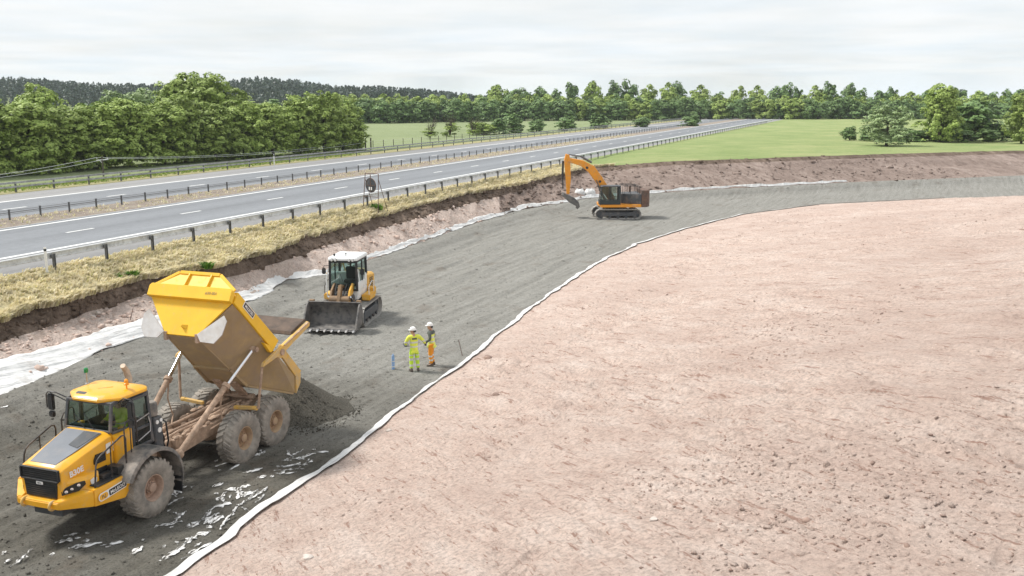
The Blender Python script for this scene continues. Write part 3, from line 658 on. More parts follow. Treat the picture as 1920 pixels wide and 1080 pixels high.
# shrubs in the pasture edge beyond the far barrier
def dead_shrub(px, d, h, label, leafy=.5, seed=1):
    r = random.Random(seed); x, y = (px - 960) / 1800 * d, d
    t = thing('shrub', label, 'shrub', (x, y, 2.85), 0, 'shrubs along the pasture fence')
    mb = MB()
    for k in range(16):
        a = r.uniform(0, 6.28); l = h * r.uniform(.55, 1.1); s = r.uniform(.15, .55)
        p1 = (math.cos(a) * l * s * .4, math.sin(a) * l * s * .4, l * .5); p2 = (math.cos(a) * l * s * r.uniform(.8, 1.1), math.sin(a) * l * s, l)
        mb.tube([(0, 0, -.1), p1, p2], [.06, .045, .012], 5)
        for q in range(3):
            b = a + r.uniform(-1, 1); mb.tube([p1, (p1[0] + math.cos(b) * l * .22, p1[1] + math.sin(b) * l * .22, p1[2] + l * r.uniform(.2, .35))], [.03, .008], 4)
    mb.build('stem', BARK, t)
    f_ = obj('foliage', crown_mesh('foliage', 3.4, 8.2, int(1800 * leafy + 400), .35, LEAF, 700 + seed, 12), t); f_.scale = (h * .13, h * .13, h * .055 * (.6 + leafy))
dead_shrub(808, 196, 4.4, 'bare topped shrub with dead stems, leftmost of three by the pasture', .5, 1)
dead_shrub(845, 206, 5.2, 'tall shrub with a fan of bare stems, middle of three by the pasture', .6, 2)
dead_shrub(888, 214, 4.6, 'shrub with bare stems and leafy side, rightmost of three by the pasture', .7, 3)
def bush(px, d, w, h, label, crown, z=2.75):
    t = thing('bush', label, 'bush', ((px - 960) / 1800 * d, d, z), random.uniform(0, 6), 'bushes along the pasture fence')
    t.scale = (w / 6.8, w / 6.8, h / 8.2); obj('crown', crown, t); obj('trunk', TRUNK, t)
bush(905, 218, 6.5, 2.6, 'light green bush beside the rightmost bare stemmed shrub', CROWN_G[0])
bush(936, 222, 5.0, 3.4, 'dark rounded bush left of the bigger dark bush by the barrier', CROWN_F[1])
bush(962, 228, 6.4, 4.4, 'bigger dark bush at the barrier, right of a smaller dark bush', CROWN_F[2])
for k, (px, d) in enumerate([(1005, 236), (1062, 246), (1120, 256), (1200, 262), (1290, 270)]):
    bush(px, d, 5 + k % 3, 3 + (k * 7 % 3) * .5, 'dark hedge bush behind the motorway to the right of the pasture', CROWN_F[k % 4])
# right-hand field edge trees on the far side of the right bank
GR = 'field trees beyond the soil bank'
px_tree(1655, 158, 6.2, 8.5, CROWN_P[0], 'pale low tree on the field beyond the soil bank', GR, 3.4)
px_tree(1752, 172, 9.6, 8.0, CROWN[2], 'tall green tree on the field beyond the soil bank', GR, 3.4)
px_tree(1812, 180, 7.0, 9.5, CROWN_F[1], 'broad dark tree on the field right of the tall one', GR, 3.4)
px_tree(1905, 168, 8.2, 6.6, CROWN[4], 'narrow green tree at the right edge of the field', GR, 3.4)
for k in range(14):
    bush(1590 + k * 26 + rt.uniform(-9, 9), 176 + rt.uniform(-4, 4), rt.uniform(3.5, 6), rt.uniform(1.4, 2.6), 'low hedge bush along the field beyond the soil bank', rt.choice(CROWN_F), 3.2)
# weeds on the verge
def weed(x, y, z, h, label, seed):
    p = np.array([[x, y, z]]) + np.random.default_rng(seed).normal(0, .14, (9, 3)) * [1, 1, 0]
    o = blades('weed_clump', (p - np.array([[x, y, z]])) * 1.2, np.full(9, h), WEEDM, 60 + seed, nb=10, lean=.8, wid=.045); o.location = (x, y, z)
    tag(o, label, 'weed', 'green weeds on the grass verge')
WEEDM = blade_mat('weed_leaves', [(.06, .15, .02), (.12, .24, .03), (.18, .30, .05)], .35)
weed(-17.98, 44.85, 2.5, .26, 'dark green weed clump on the verge just above the raised yellow tipper body', 1)
weed(-15.35, 47.8, 2.4, .30, 'widest green weed clump at the verge edge, between tipper body and loader', 2)
weed(-22.0, 42.8, 2.7, .2, 'small green weed low on the verge at the far left', 3)
weed(-9.97, 70.1, 2.85, .42, 'yellow green bushy weed below the round sign frame', 4)
# ------------------------------------------------------------------ barriers
def rail_barrier():
    t = thing('crash_barrier', 'grey open box beam crash barrier along the near edge of the motorway', 'crash barrier', W(35.2, 60, 3.15))
    ox, oy, oz = t.location
    def B(u, tt, z): p = W(u, tt, z); return (p[0] - ox, p[1] - oy, p[2] - oz)
    mb = MB()
    ts = np.arange(-6, 330, 3.2)
    prof = [(-.08, 3.60), (.08, 3.60), (.08, 3.65), (.06, 3.68), (.06, 3.81), (.08, 3.84), (.08, 3.89), (-.08, 3.89), (-.08, 3.84), (-.06, 3.81), (-.06, 3.68), (-.08, 3.65)]
    for a, b in zip(ts[:-1], ts[1:]):
        mb.loft([[B(35.32 + u, a, z) for u, z in prof], [B(35.32 + u, b - .006, z) for u, z in prof]])
    mb.build('beam', MAT['galv'], t)
    pm = None
    for k, tt in enumerate(ts[4:100]):
        if pm is None:
            q = MB(); q.bx(-.05, .05, -.06, -.045, -.5, .72); q.bx(-.05, .05, .045, .06, -.5, .72); q.bx(-.008, .008, -.044, .044, -.5, .7); q.bx(-.04, .04, .061, .16, .55, .71)
            pm = q.mesh('post', MAT['galv_dark'])
        o = obj('post', pm, t, B(35.16, tt + .5, 3.10)); o.rotation_euler = (0, 0, -AR + PI / 2 - PI / 2 + PI)
    mb = MB()
    return t
rail_barrier()
def far_barrier():
    t = thing('crash_barrier', 'double railed crash barrier on the far side of the motorway in front of the trees', 'crash barrier', W(67.5, 80, 3.1))
    ox, oy, oz = t.location
    def B(u, tt, z): p = W(u, tt, z); return (p[0] - ox, p[1] - oy, p[2] - oz)
    ts = np.arange(0, 520, 4.)
    mb = MB()
    for a, b in zip(ts[:-1], ts[1:]):
        for z0, z1 in ((3.82, 3.98), (3.48, 3.62)):
            mb.loft([[B(67.45 + u, a, z) for u, z in ((-.05, z0), (.05, z0), (.05, z1), (-.05, z1))], [B(67.45 + u, b, z) for u, z in ((-.05, z0), (.05, z0), (.05, z1), (-.05, z1))]])
    mb.build('rail', MAT['galv_far'], t)
    q = MB(); q.bx(-.06, .06, -.06, .06, -.5, .78); pm = q.mesh('post', MAT['galv_dark'])
    for k, tt in enumerate(ts[8:106]):
        obj('post', pm, t, B(67.6, tt, 3.08))
far_barrier()
def rope_barrier():
    t = thing('wire_rope_barrier', 'wire rope safety fence on short dark posts in the central reserve', 'safety fence', W(51.4, 60, ZM))
    ox, oy, oz = t.location
    def B(u, tt, z): p = W(u, tt, z); return (p[0] - ox, p[1] - oy, p[2] - oz)
    mb = MB()
    for z, du in ((.62, 0), (.50, .045), (.49, -.045), (.40, 0)):
        mb.tube([B(51.4 + du, a, ZM + z) for a in np.arange(0, 420, 12.)], .012, 5)
    mb.build('rope', MAT['galv_dark'], t)
    q = MB(); q.bx(-.055, .055, -.03, .03, -.3, .66); q.bx(-.065, .065, -.04, .04, .661, .70); pm = q.mesh('post', MAT['galv_dark'])
    for k in range(100):
        obj('post', pm, t, B(51.4, 28 + 2.42 * k, ZM))
rope_barrier()
def marker_post(p, h, label, rz=0):
    t = thing('marker_post', label, 'marker post', p, rz, 'white motorway marker posts')
    mb = MB(); prof = [(-.06, -.03), (.06, -.03), (.045, .035), (-.045, .035)]
    mb.loft([[(x, y, -.3) for x, y in prof], [(x, y, h * .84) for x, y in prof]]); mb.build('shaft', MAT['white_paint'], t, bevel=.006)
    mb = MB(); mb.loft([[(x * 1.03, y * 1.03, h * .841) for x, y in prof], [(x * 1.03, y * 1.03, h * .93) for x, y in prof]]); mb.build('dark_band', MAT['black'], t)
    mb = MB(); mb.loft([[(x, y, h * .931) for x, y in prof], [(x * .9, y * .9, h) for x, y in prof]]); mb.build('cap', MAT['white_paint'], t)
marker_post(W(35.0, 32.3, 3.1), 1.12, 'white marker post with dark band in front of the near barrier at far left', AR)
marker_post(W(66.7, 95.5, 3.1), 1.25, 'white marker post behind the far barrier in front of the trees', AR)
# temporary sign frame with its round plate seen from the back
def sign_frame():
    p = W(34.3, 60.6, 2.95)
    t = thing('sign_frame', 'rusty tubular sign frame holding a round plate, seen from behind on the verge', 'road sign', p, math.radians(-38))
    mb = MB(); w = .78; H = 2.55
    mb.tube([(-w, 0, -.2), (-w * .86, .22, H)], .028, 6); mb.tube([(w, 0, -.2), (w * .86, .22, H)], .028, 6)
    mb.tube([(-w * .86, .22, H), (w * .86, .22, H)], .03, 6)
    mb.tube([(-w * 1.3, 1.3, -.2), (-w * .88, .24, H * .82)], .022, 6); mb.tube([(w * .55, 1.3, -.2), (w * .86, .24, H * .82)], .022, 6)
    mb.tube([(-w * .95, .06, .9), (w * .95, .06, .9)], .022, 6)
    mb.build('frame', MAT['rust'], t, smooth=50)
    mb = MB(); mb.lathe([(-.012, .0), (-.012, .50), (.012, .50), (.012, .0)], (0, .1, 1.72), (0, 1, .06), 32); pl = mb.build('round_plate', MAT['darkgrey'], t)
    mb = MB(); mb.lathe([(-.03, .50), (-.03, .525), (.02, .525), (.02, .50)], (0, .1, 1.72), (0, 1, .06), 32, cap=False); mb.build('rim', MAT['rust'], pl)
    mb = MB(); mb.bar((0, .075, 1.25), (0, .07, 2.5), .05, .04); mb.bar((-.46, .07, 1.72), (.46, .07, 1.72), .045, .03); mb.build('bracket', MAT['rust'], pl)
    mb = MB(); mb.bx(-.17, -.06, .055, .07, 1.38, 1.60); mb.bx(.04, .15, .055, .07, 1.38, 1.60); mb.build('white_label', MAT['sticker_w'], pl)
sign_frame()
# low pole with crossarm carrying two wires in front of the trees
def pole_line():
    d = 101.; bx_, by_ = (197 - 960) / 1800 * d, d
    t = thing('utility_pole', 'low wooden pole with white crossarm and two sagging wires in front of the trees', 'utility pole', (bx_, by_, 2.8))
    mb = MB(); mb.tube([(0, 0, -.5), (0, 0, 2.05)], [.10, .08], 8); mb.build('pole', MAT['wood'], t, smooth=50)
    mb = MB(); mb.bar((-.62, 0, 1.62), (.62, 0, 1.72), .09, .10); mb.bar((-.3, -.06, 1.66), (0, -.06, 1.35), .03, .05); mb.build('crossarm', MAT['white_paint'], t)
    mb = MB()
    for x in (-.55, .55): mb.lathe([(0, .03), (.05, .05), (.10, .035), (.16, .02)], (x, 0, 1.75), (0, 0, 1), 8)
    mb.build('insulator', MAT['white_paint'], t)
    def wire(a, b, sag):
        return [tuple(a[i] + (b[i] - a[i]) * k / 14 - (sag * 4 * (k / 14) * (1 - k / 14) if i == 2 else 0) for i in range(3)) for k in range(15)]
    L0 = Vector((-(960 + 120) / 1800 * 84 - bx_, 84 - by_, .75)); mb = MB()
    E1 = Vector((-300 / 1800 * 141 - bx_, 141 - by_, 1.75)); E2 = Vector((-268 / 1800 * 153 - bx_, 153 - by_, 1.4))
    for dx, dz in ((-.55, 0), (.55, -.12)):
        mb.tube(wire(L0 + Vector((dx, 0, dz)), Vector((dx, 0, 1.92 + dz)), .25), .022, 5)
        mb.tube(wire(Vector((dx, 0, 1.92 + dz)), E2 + Vector((dx, 0, dz)), .7), .022, 5)
    mb.build('wire', MAT['galv'], t)
pole_line()
for k, (px, d, lab) in enumerate([(688, 153, 'dark fence post at the end of the trees, left of a close pair'), (698, 156, 'dark fence post at the pasture corner, right of a close pair')]):
    t = thing('fence_post', lab, 'fence post', ((px - 960) / 1800 * d, d, 2.75), 0, 'pair of fence posts at the pasture corner')
    mb = MB(); mb.bx(-.10, .10, -.10, .10, -.4, 1.75); mb.loft([[(-.10, -.10, 1.752), (.10, -.10, 1.752), (.10, .10, 1.752), (-.10, .10, 1.752)], [(-.02, -.02, 1.84), (.02, -.02, 1.84), (.02, .02, 1.84), (-.02, .02, 1.84)]])
    mb.build('shaft', MAT['wood'], t, bevel=.01)
def wire_fence():
    t = thing('wire_fence', 'low wire fence with thin posts across the near side of the pasture', 'fence', (-20, 163, 2.75))
    a = Vector((-22.5, 157, 0)) - Vector((-20, 163, 0)); b = Vector((2, 214, 0)) - Vector((-20, 163, 0)); mb = MB()
    for z in (.5, .9, 1.2): mb.tube([a + Vector((0, 0, z)), b + Vector((0, 0, z))], .012, 4)
    mb.build('wire', MAT['galv'], t); q = MB(); q.bx(-.05, .05, -.05, .05, -.3, 1.3); pm = q.mesh('post', MAT['wood'])
    for k in range(20): obj('post', pm, t, a + (b - a) * (k / 19))
wire_fence()
# ------------------------------------------------------------------ white geotextile showing at both edges of the bed
def fabric_mat():
    m, nt, N, L, b = _nodes('white_geotextile')
    c = ramp(nt, noise(nt, 2.5, 6), [(.3, (.55, .555, .55)), (.6, (.70, .70, .69))])
    d = ramp(nt, noise(nt, 1.3, 8, .7), [(.52, 0.), (.74, .7)])
    c = mix(nt, d, c, (.36, .33, .30)); L.new(c, b.inputs['Base Color']); b.inputs['Roughness'].default_value = .8
    bump(nt, noise(nt, 1.4, 4, .5, stretch=((3.4, .35, 1), (0, 0, -AR))), .8, .16, b); return m
FABRIC = fabric_mat()
def fabric_strip(name, line, s, up, dn, zoff, label, seed, fold, wb=1.):
    """a loose sheet over the soil edge: `up` / `dn` metres to the soil and gravel side as functions of t"""
    P = line_pts(line, s); n = len(s); k = 13; V = np.zeros((n, k, 3))
    for j in range(k):
        v = j / (k - 1); t = P[:, 1]
        wob = wb * (.16 * fbm(t * .45 + seed, t * 0 + j * .05, 3) + .09 * fbm(t * 1.7 + seed, t * 0 + j * .25, 4))
        U = P[:, 0] + up(t) * v - dn(t) * (1 - v) + wob * (1 if 0 < j < k - 1 else 1.4)
        V[:, j, 0] = U; V[:, j, 1] = t; V[:, j, 2] = zoff(t, U - P[:, 0], v) + P[:, 2] + fold * np.interp(t, [0, 34, 44, 200], [1, 1, .35, .3]) * np.abs(fbm(t * .35 + seed, U * 2.6, 3)) * math.sin(PI * (.15 + .7 * v)) * 1.6
    X = V[..., 0] * NX + V[..., 1] * DX; Y = V[..., 0] * NY + V[..., 1] * DY
    i = np.arange(n - 1)[:, None] * k + np.arange(k - 1)[None]
    c = np.array([X.mean(), Y.mean(), 0])
    me = raw_mesh(name, np.stack([X, Y, V[..., 2]], -1).reshape(-1, 3) - c, np.stack([i, i + 1, i + k + 1, i + k], -1).reshape(-1), 4, FABRIC, smooth=True)
    if me.polygons[0].normal.z < 0: me.flip_normals()
    o = obj(name, me, loc=tuple(c)); tag(o, label, 'ground sheet'); md = o.modifiers.new('thickness', 'SOLIDIFY'); md.thickness = .012; return o
sF = S[(S < 15.)]
def upL(t): return np.interp(t, [0, 22, 27, 33, 38, 41, 46, 50, 60, 80, 95], [1.55, 1.45, 1.05, .75, .55, .45, .34, .24, .24, .22, .2])
def dnL(t): return np.interp(t, [0, 24, 27, 29, 33, 37, 46, 50, 95], [1.3, .75, .35, .15, .1, .12, .2, .1, .08])
def zL(t, du, v):
    sl = np.interp(t, [0, 30, 50, 95], [.42, .48, .9, .95])
    return np.where(du > 0, du * sl, du * .30) + .07
fabric_strip('geotextile_sheet', L2, sF, upL, dnL, zL, 'wide white geotextile sheet along the left edge of the gravel, folded up the cut slope', 3., .12, 1.2)
def upR(t): return np.interp(t, [0, 18, 22, 28, 36, 46, 70], [.12, .12, .13, .13, .15, .2, .22])
def dnR(t): return np.interp(t, [0, 18, 22, 28, 36, 46, 70], [.17, .17, .14, .10, .09, .1, .12])
sR = S[(S < 15.)]
fabric_strip('geotextile_sheet', R0, sR, lambda t: dnR(t), lambda t: upR(t), lambda t, du, v: np.where(du < 0, -du * .30, -du * .02) + .06, 'narrow white geotextile edge between the gravel and the pink soil bank', 9., .05, .85)
# torn scraps of the sheet showing through the gravel
def scrap_mat():
    m, nt, N, L, b = _nodes('torn_muddy_geotextile')
    c = ramp(nt, noise(nt, 6, 6, .7), [(.30, (.40, .38, .35)), (.48, (.72, .715, .70)), (.62, (.85, .85, .84))]); L.new(c, b.inputs['Base Color']); b.inputs['Roughness'].default_value = .9
    al = ramp(nt, noise(nt, 5.5, 8, .75, stretch=((.45, 1.6, 1), (0, 0, 0))), [(.44, 0.), (.50, 1.)]); L.new(al, b.inputs['Alpha'])
    bump(nt, noise(nt, 9, 5, stretch=((.5, 2, 1), (0, 0, 0))), .7, .04, b); return m
SCRAPM = scrap_mat()
def scrap(x, y, L_, w, ang, seed, lab):
    r = np.random.default_rng(seed); n = max(6, int(L_ / .07)); k = 4
    s = np.linspace(0, 1, n); cx = (s - .5) * L_; cy = .18 * L_ * np.cumsum(r.normal(0, .35, n)) / math.sqrt(n)
    ww = w * .95 * (.1 + .9 * np.sin(PI * np.clip(s * .96 + .02, 0, 1)) ** .7) * r.uniform(.15, 1.35, n)
    V = np.zeros((n, k, 3))
    for j in range(k):
        o_ = (j / (k - 1) - .5) * ww + r.normal(0, .022, n); V[:, j] = np.stack([cx, cy + o_, .022 + .018 * np.abs(r.normal(0, 1, n)) * (1 if 0 < j < k - 1 else .3)], -1)
    i = np.arange(n - 1)[:, None] * k + np.arange(k - 1)[None]
    me = raw_mesh('fabric_scrap', V.reshape(-1, 3), np.stack([i, i + k, i + k + 1, i + 1], -1).reshape(-1), 4, SCRAPM, smooth=True)
    if me.polygons[0].normal.z < 0: me.flip_normals()
    o = obj('fabric_scrap', me, loc=(x, y, bed_z(x, y))); o.rotation_euler = (0, 0, ang); tag(o, lab, 'fabric scrap', 'torn geotextile scraps in the gravel')
def bed_z(x, y, grid=None):
    X, Y, Z = grid or BED; k = np.argmin((X - x) ** 2 + (Y - y) ** 2); return float(Z.ravel()[k])
SCRAPS = [(-11.70,21.47,0.58,0.12,-1.54), (-11.79,21.19,0.57,0.10,1.49), (-11.03,22.17,0.58,0.25,0.56), (-10.48,21.91,0.76,0.28,0.49), (-9.88,22.03,0.53,0.18,0.62), (-9.11,21.60,0.43,0.18,1.27), (-11.10,22.54,0.39,0.13,0.42), (-8.76,23.49,0.86,0.19,1.48), (-8.87,23.12,0.71,0.14,0.60), (-9.38,25.50,0.94,0.23,-1.00), (-9.43,25.07,0.77,0.20,-1.01), (-9.25,25.50,0.26,0.14,1.14), (-9.12,24.48,0.57,0.09,1.14), (-7.87,24.24,0.55,0.30,0.71), (-7.98,24.85,0.57,0.30,1.46), (-7.94,25.35,0.30,0.24,0.26), (-8.34,25.63,0.35,0.20,0.95), (-7.83,23.41,0.70,0.25,1.34), (-8.17,23.16,0.54,0.20,1.19), (-8.03,23.73,0.70,0.13,1.46), (-7.68,23.32,0.54,0.29,1.22), (-7.53,25.54,0.29,0.22,0.58), (-7.56,25.02,0.79,0.20,-1.34), (-7.36,24.94,0.39,0.30,1.32), (-7.36,23.50,1.54,0.08,1.52), (-7.13,24.74,1.13,0.11,1.20), (-7.04,25.07,0.72,0.13,1.14), (-6.90,24.68,0.57,0.11,1.42), (-7.65,26.68,0.63,0.19,0.75), (-7.25,26.18,0.34,0.16,0.66), (-8.71,27.06,0.47,0.12,0.85), (-8.26,26.87,0.42,0.14,1.24), (-8.10,28.20,0.53,0.17,1.14), (-6.67,27.98,1.04,0.14,1.14), (-6.69,27.10,0.72,0.12,0.66), (-6.57,26.74,0.89,0.07,0.15), (-6.56,27.06,0.90,0.07,0.20), (-6.55,26.48,0.48,0.07,0.36), (-6.30,27.88,0.63,0.19,0.84), (-5.92,28.24,0.43,0.12,0.23), (-6.88,28.11,0.42,0.14,-1.14), (-7.73,27.88,0.56,0.12,0.99), (-8.21,21.40,0.78,0.17,1.19), (-8.04,21.92,1.04,0.16,1.18), (-7.69,21.61,0.96,0.11,1.15), (-7.77,22.54,0.34,0.18,0.48), (-8.02,22.17,0.31,0.14,1.45), (-17.11,30.87,0.47,0.35,1.34), (-11.11,21.49,0.17,0.08,1.65), (-6.19,27.19,0.69,0.09,1.14)]
rs_ = random.Random(5)
for k, (x, y, l, w, a) in enumerate(list(SCRAPS)): SCRAPS.append((x + rs_.gauss(0, .22), y + rs_.gauss(0, .3), l * rs_.uniform(.2, .45), w * rs_.uniform(.4, .8), a + rs_.gauss(0, .5)))
for k, (x, y, l, w, a) in enumerate(SCRAPS):
    scrap(x, y, l, w, a, 900 + k, 'torn white fabric scrap lying in the dark gravel near the truck')
# ------------------------------------------------------------------ stones, stakes and small site things
def rock(x, y, z, s, label, mat, seed, cat='stone', group=None, name='stone'):
    bm = bmesh.new(); bmesh.ops.create_icosphere(bm, subdivisions=2, radius=1); r = random.Random(seed)
    from mathutils import noise as mn
    for v in bm.verts:
        q = 1 + .35 * mn.noise(v.co * 1.4 + Vector((seed * 7.1, 0, 0))); v.co = Vector((v.co.x * 1.25, v.co.y * .9, v.co.z * .7)) * q * s
    me = bpy.data.meshes.new(name); bm.to_mesh(me); bm.free(); me.materials.append(mat)
    o = obj(name, me, loc=(x, y, z + s * .35)); o.rotation_euler = (0, 0, r.uniform(0, 6)); tag(o, label, cat, group)
G_ST = 'loose stones on the slopes'
ROCKS = [(-4.39,19.17,2.05,0.10,'square pale stone low on the pink soil bank near its left edge',1), (-18.31,41.42,1.60,0.12,'pale stone high on the left slope',1), (-18.40,41.01,1.50,0.14,'biggest pale stone on the left slope, up from the white sheet',1), (-18.21,41.22,1.50,0.08,'small stone touching the biggest one up from the white sheet',0), (-19.50,41.43,1.50,0.10,'small white stone under the topsoil edge at far left',1), (-17.94,46.21,1.50,0.10,'small pale stone beside the raised body, high on the left slope',1), (-0.99,38.27,0.50,0.17,'brown clod lump just over the white edge of the gravel',0), (-0.54,31.17,1.20,0.13,'brown lump on the pink bank, right of and below the first one',0), (-11.11,66.11,1.50,0.10,'small dark stone on the far slope above the loader',0), (2.63,16.67,3.00,0.07,'pale flat stone on the open middle of the pink bank',1), (-3.98,29.70,0.30,0.09,'pale stone beside the white edge strip below the workers',1)]
def ground_z(x, y):
    best = min(((float(np.min((g[0] - x) ** 2 + (g[1] - y) ** 2)), g) for g in (SLOPE, SCARP, RBANK)), key=lambda q: q[0])[1]
    return bed_z(x, y, best)
for k, (x, y, z, s, lab, pale) in enumerate(ROCKS): rock(x, y, ground_z(x, y) - s * .15, s, lab, MAT['stone'] if pale else CLOD_D, 40 + k, group=G_ST)
def heap():
    n, k = 40, 26; V = []
    for i in range(k + 1):
        q = i / k
        for j in range(n):
            a = 2 * PI * j / n; R_ = 2.15 * (1 + .10 * math.sin(a * 2 + 1) + .06 * math.sin(a * 5))
            x, y = math.cos(a) * R_ * q * .90, math.sin(a) * R_ * q
            z = 1.25 * max(0, 1 - q ** 1.4) ** 1.7 + .06 * float(fbm(x * 1.5 + 8, y * 1.5, 4)) - (.12 if i == k else 0)
            V.append((x, y, z))
    F = []
    for i in range(k):
        for j in range(n): F += [i * n + j, (i + 1) * n + j, (i + 1) * n + (j + 1) % n, i * n + (j + 1) % n]
    me = raw_mesh('gravel_heap', V, F, 4, HEAPM, smooth=True); o = obj('gravel_heap', me, loc=(-7.6, 32.25, .02))
    tag(o, 'dark heap of freshly tipped gravel under the tail of the raised truck body', 'gravel heap')
def heap_mat():
    m, nt, N, L, b = _nodes('damp_gravel')
    sp = noise(nt, 24, 6, .8); out = ramp(nt, sp, [(.34, (.05, .046, .038)), (.5, (.105, .098, .082)), (.66, (.19, .178, .15))])
    L.new(out, b.inputs['Base Color']); b.inputs['Roughness'].default_value = .95; b.inputs['Specular IOR Level'].default_value = .15
    bump(nt, sp, .9, .06, b); return m
HEAPM = heap_mat(); heap()
r_h = np.random.default_rng(12); q_ = np.sqrt(r_h.uniform(0, 1.5, 2600)); a_ = r_h.uniform(0, 2 * PI, 2600); hx = np.cos(a_) * q_ * 1.92; hy = np.sin(a_) * q_ * 2.12
clods('heap_stones', np.stack([-7.6 + hx, 32.25 + hy, .04 + 1.25 * np.maximum(0, 1 - q_ ** 1.4) ** 1.7 + .06 * fbm(hx * 1.5 + 8, hy * 1.5, 4) * (q_ < 1)], -1), np.clip(r_h.lognormal(-4.0, .4, 2600), .01, .05), [HEAPM], .8, seed=8)
# blue site post standing in the gravel
t = thing('site_post', 'light blue plastic setting-out post standing in the gravel left of the two workers', 'marker post', (-4.80, 37.45, .02), .3)
mb = MB(); mb.prism([(-.055, -.2), (.055, -.2), (.055, .62), (.03, .62), (.03, .66), (-.02, .66), (-.02, .60), (-.055, .60)], 'y', -.025, .025); mb.build('shaft', MAT['blue'], t, bevel=.004)
mb = MB(); mb.bx(-.05, .05, -.031, -.0255, .12, .15); mb.bx(-.05, .05, -.031, -.0255, .34, .37); mb.build('marking', MAT['sticker_w'], t)
t = thing('stake', 'thin leaning wooden stake at the right edge of the gravel', 'stake', (-2.07, 39.6, .0)); mb = MB(); mb.tube([(0, 0, -.2), (-.20, .04, .72)], [.018, .014], 6); mb.build('shaft', MAT['rust'], t)
t = thing('stake', 'thin leaning reddish stake standing on the left slope behind the raised body', 'stake', (-17.05, 41.5, .95)); mb = MB(); mb.tube([(0, 0, -.2), (.25, .1, .75)], [.02, .016], 6); mb.build('shaft', MAT['rust'], t)
# yellow A-frame and crate on the slope behind the loader
t = thing('survey_tripod', 'yellow wooden tripod leaning on the slope behind the loader', 'tripod', (-9.45, 52.1, 1.45), .2)
mb = MB(); hd = (.05, 0, .78)
for p in ((-.78, .0, -.12), (.30, -.25, -.1), (.05, .55, .15)):
    mb = MB(); mb.bar(p, hd, .075, .045); mb.build('leg', MAT['yellow_dusty'], t, bevel=.006)
mb = MB(); mb.lathe([(0, .09), (.05, .10), (.09, .06)], (hd[0], hd[1], hd[2]), (0, 0, 1), 12); mb.build('head', MAT['black'], t)
t = thing('instrument_case', 'small yellow case lying on the slope behind the loader roof', 'case', (-8.55, 53.2, 1.15), -.25)
mb = MB(); mb.bx(-.27, .27, -.18, .18, 0, .20); mb.build('body', MAT['yellow_dusty'], t, bevel=.03, seg=2); mb = MB(); mb.bx(-.275, .275, -.185, .185, .203, .27); lid = mb.build('lid', MAT['yellow_dusty'], t, bevel=.02)
mb = MB(); mb.tube([(-.09, -.19, .22), (-.08, -.24, .22), (.08, -.24, .22), (.09, -.19, .22)], .012, 6); mb.build('handle', MAT['black'], lid)

# ------------------------------------------------------------------ lettering
def lettering(name, body, origin, xd, yd, h, mat, parent, bold=.0, ext=.003, align='LEFT', squeeze=1.):
    cu = bpy.data.curves.new(name, 'FONT'); cu.body = body; cu.size = 1; cu.offset = bold; cu.extrude = 0; cu.align_x = align; cu.resolution_u = 3
    t = bpy.data.objects.new(name, cu); COL.objects.link(t); dg = bpy.context.evaluated_depsgraph_get(); dg.update()
    me = bpy.data.meshes.new_from_object(t.evaluated_get(dg)); bpy.data.objects.remove(t); bpy.data.curves.remove(cu)
    x, y = Vector(xd).normalized(), Vector(yd); y = (y - x * y.dot(x)).normalized(); z = x.cross(y); k = h / .70
    me.transform(Matrix.Translation(Vector(origin)) @ Matrix((x * k * squeeze, y * k, z)).transposed().to_4x4())
    me.materials.clear(); me.materials.append(mat); return obj(name, me, parent)
def plate(mb, o, xd, yd, w, h, t, r=.0, mi=0, nseg=4):
    """rounded plate w x h, thickness t, on a plane"""
    x, y = Vector(xd).normalized(), Vector(yd); y = (y - x * y.dot(x)).normalized(); z = x.cross(y); o = Vector(o); pts = []
    r = min(r, w / 2 - 1e-3, h / 2 - 1e-3)
    for cx, cy, a0 in ((w / 2 - r, h / 2 - r, 0), (-w / 2 + r, h / 2 - r, 90), (-w / 2 + r, -h / 2 + r, 180), (w / 2 - r, -h / 2 + r, 270)):
        for k in range(nseg + 1 if r > 0 else 1):
            a = math.radians(a0 + 90 * k / nseg); pts.append((cx + r * math.cos(a), cy + r * math.sin(a)))
    mb.loft([[o + x * p[0] + y * p[1] for p in pts], [o + x * p[0] + y * p[1] + z * t for p in pts]], mi=mi)
# ------------------------------------------------------------------ wheel (thing > wheel > tyre, hub)
def tyre_mesh(R=.80, w=.60, lug=.038, nl=26):
    h = w / 2; mb = MB()
    prof = [(-h * .62, .34), (-h * .80, .37), (-h * .97, .50), (-h, .58), (-h * .96, .67), (-h * .86, R - .065), (-h * .74, R - .045), (-h * .3, R - .034), (h * .3, R - .034), (h * .74, R - .045), (h * .86, R - .065), (h * .96, .67), (h, .58), (h * .97, .50), (h * .80, .37), (h * .62, .34)]
    mb.lathe(prof, (0, 0, 0), (0, 1, 0), 56, cap=False)
    r0 = R - .05
    for sd in (-1, 1):
        for k in range(nl):
            a0 = 2 * PI * (k + (.5 if sd > 0 else 0)) / nl; da = 2 * PI / nl * .30
            def P(y, a, r): return (r * math.sin(a), y, r * math.cos(a))
            tw = 2 * PI / nl * .85                      # slant: chevron
            ys = [.015, h * .42, h * .80, h * .93]; rings = []
            for i, yy in enumerate(ys):
                a = a0 + tw * (yy / h) ** 1.2; rt = R - (.0 if i < 2 else .012 if i == 2 else .07); rb = r0 - (.02 if i < 2 else .04 if i == 2 else .10)
                y = sd * yy
                rings.append([P(y, a - da, rb), P(y, a - da * .8, rt), P(y, a + da * .8, rt), P(y, a + da, rb)])
            mb.loft(rings)
    return mb.mesh('tyre', MAT['tyre'], smooth=38)
TYRE = tyre_mesh()
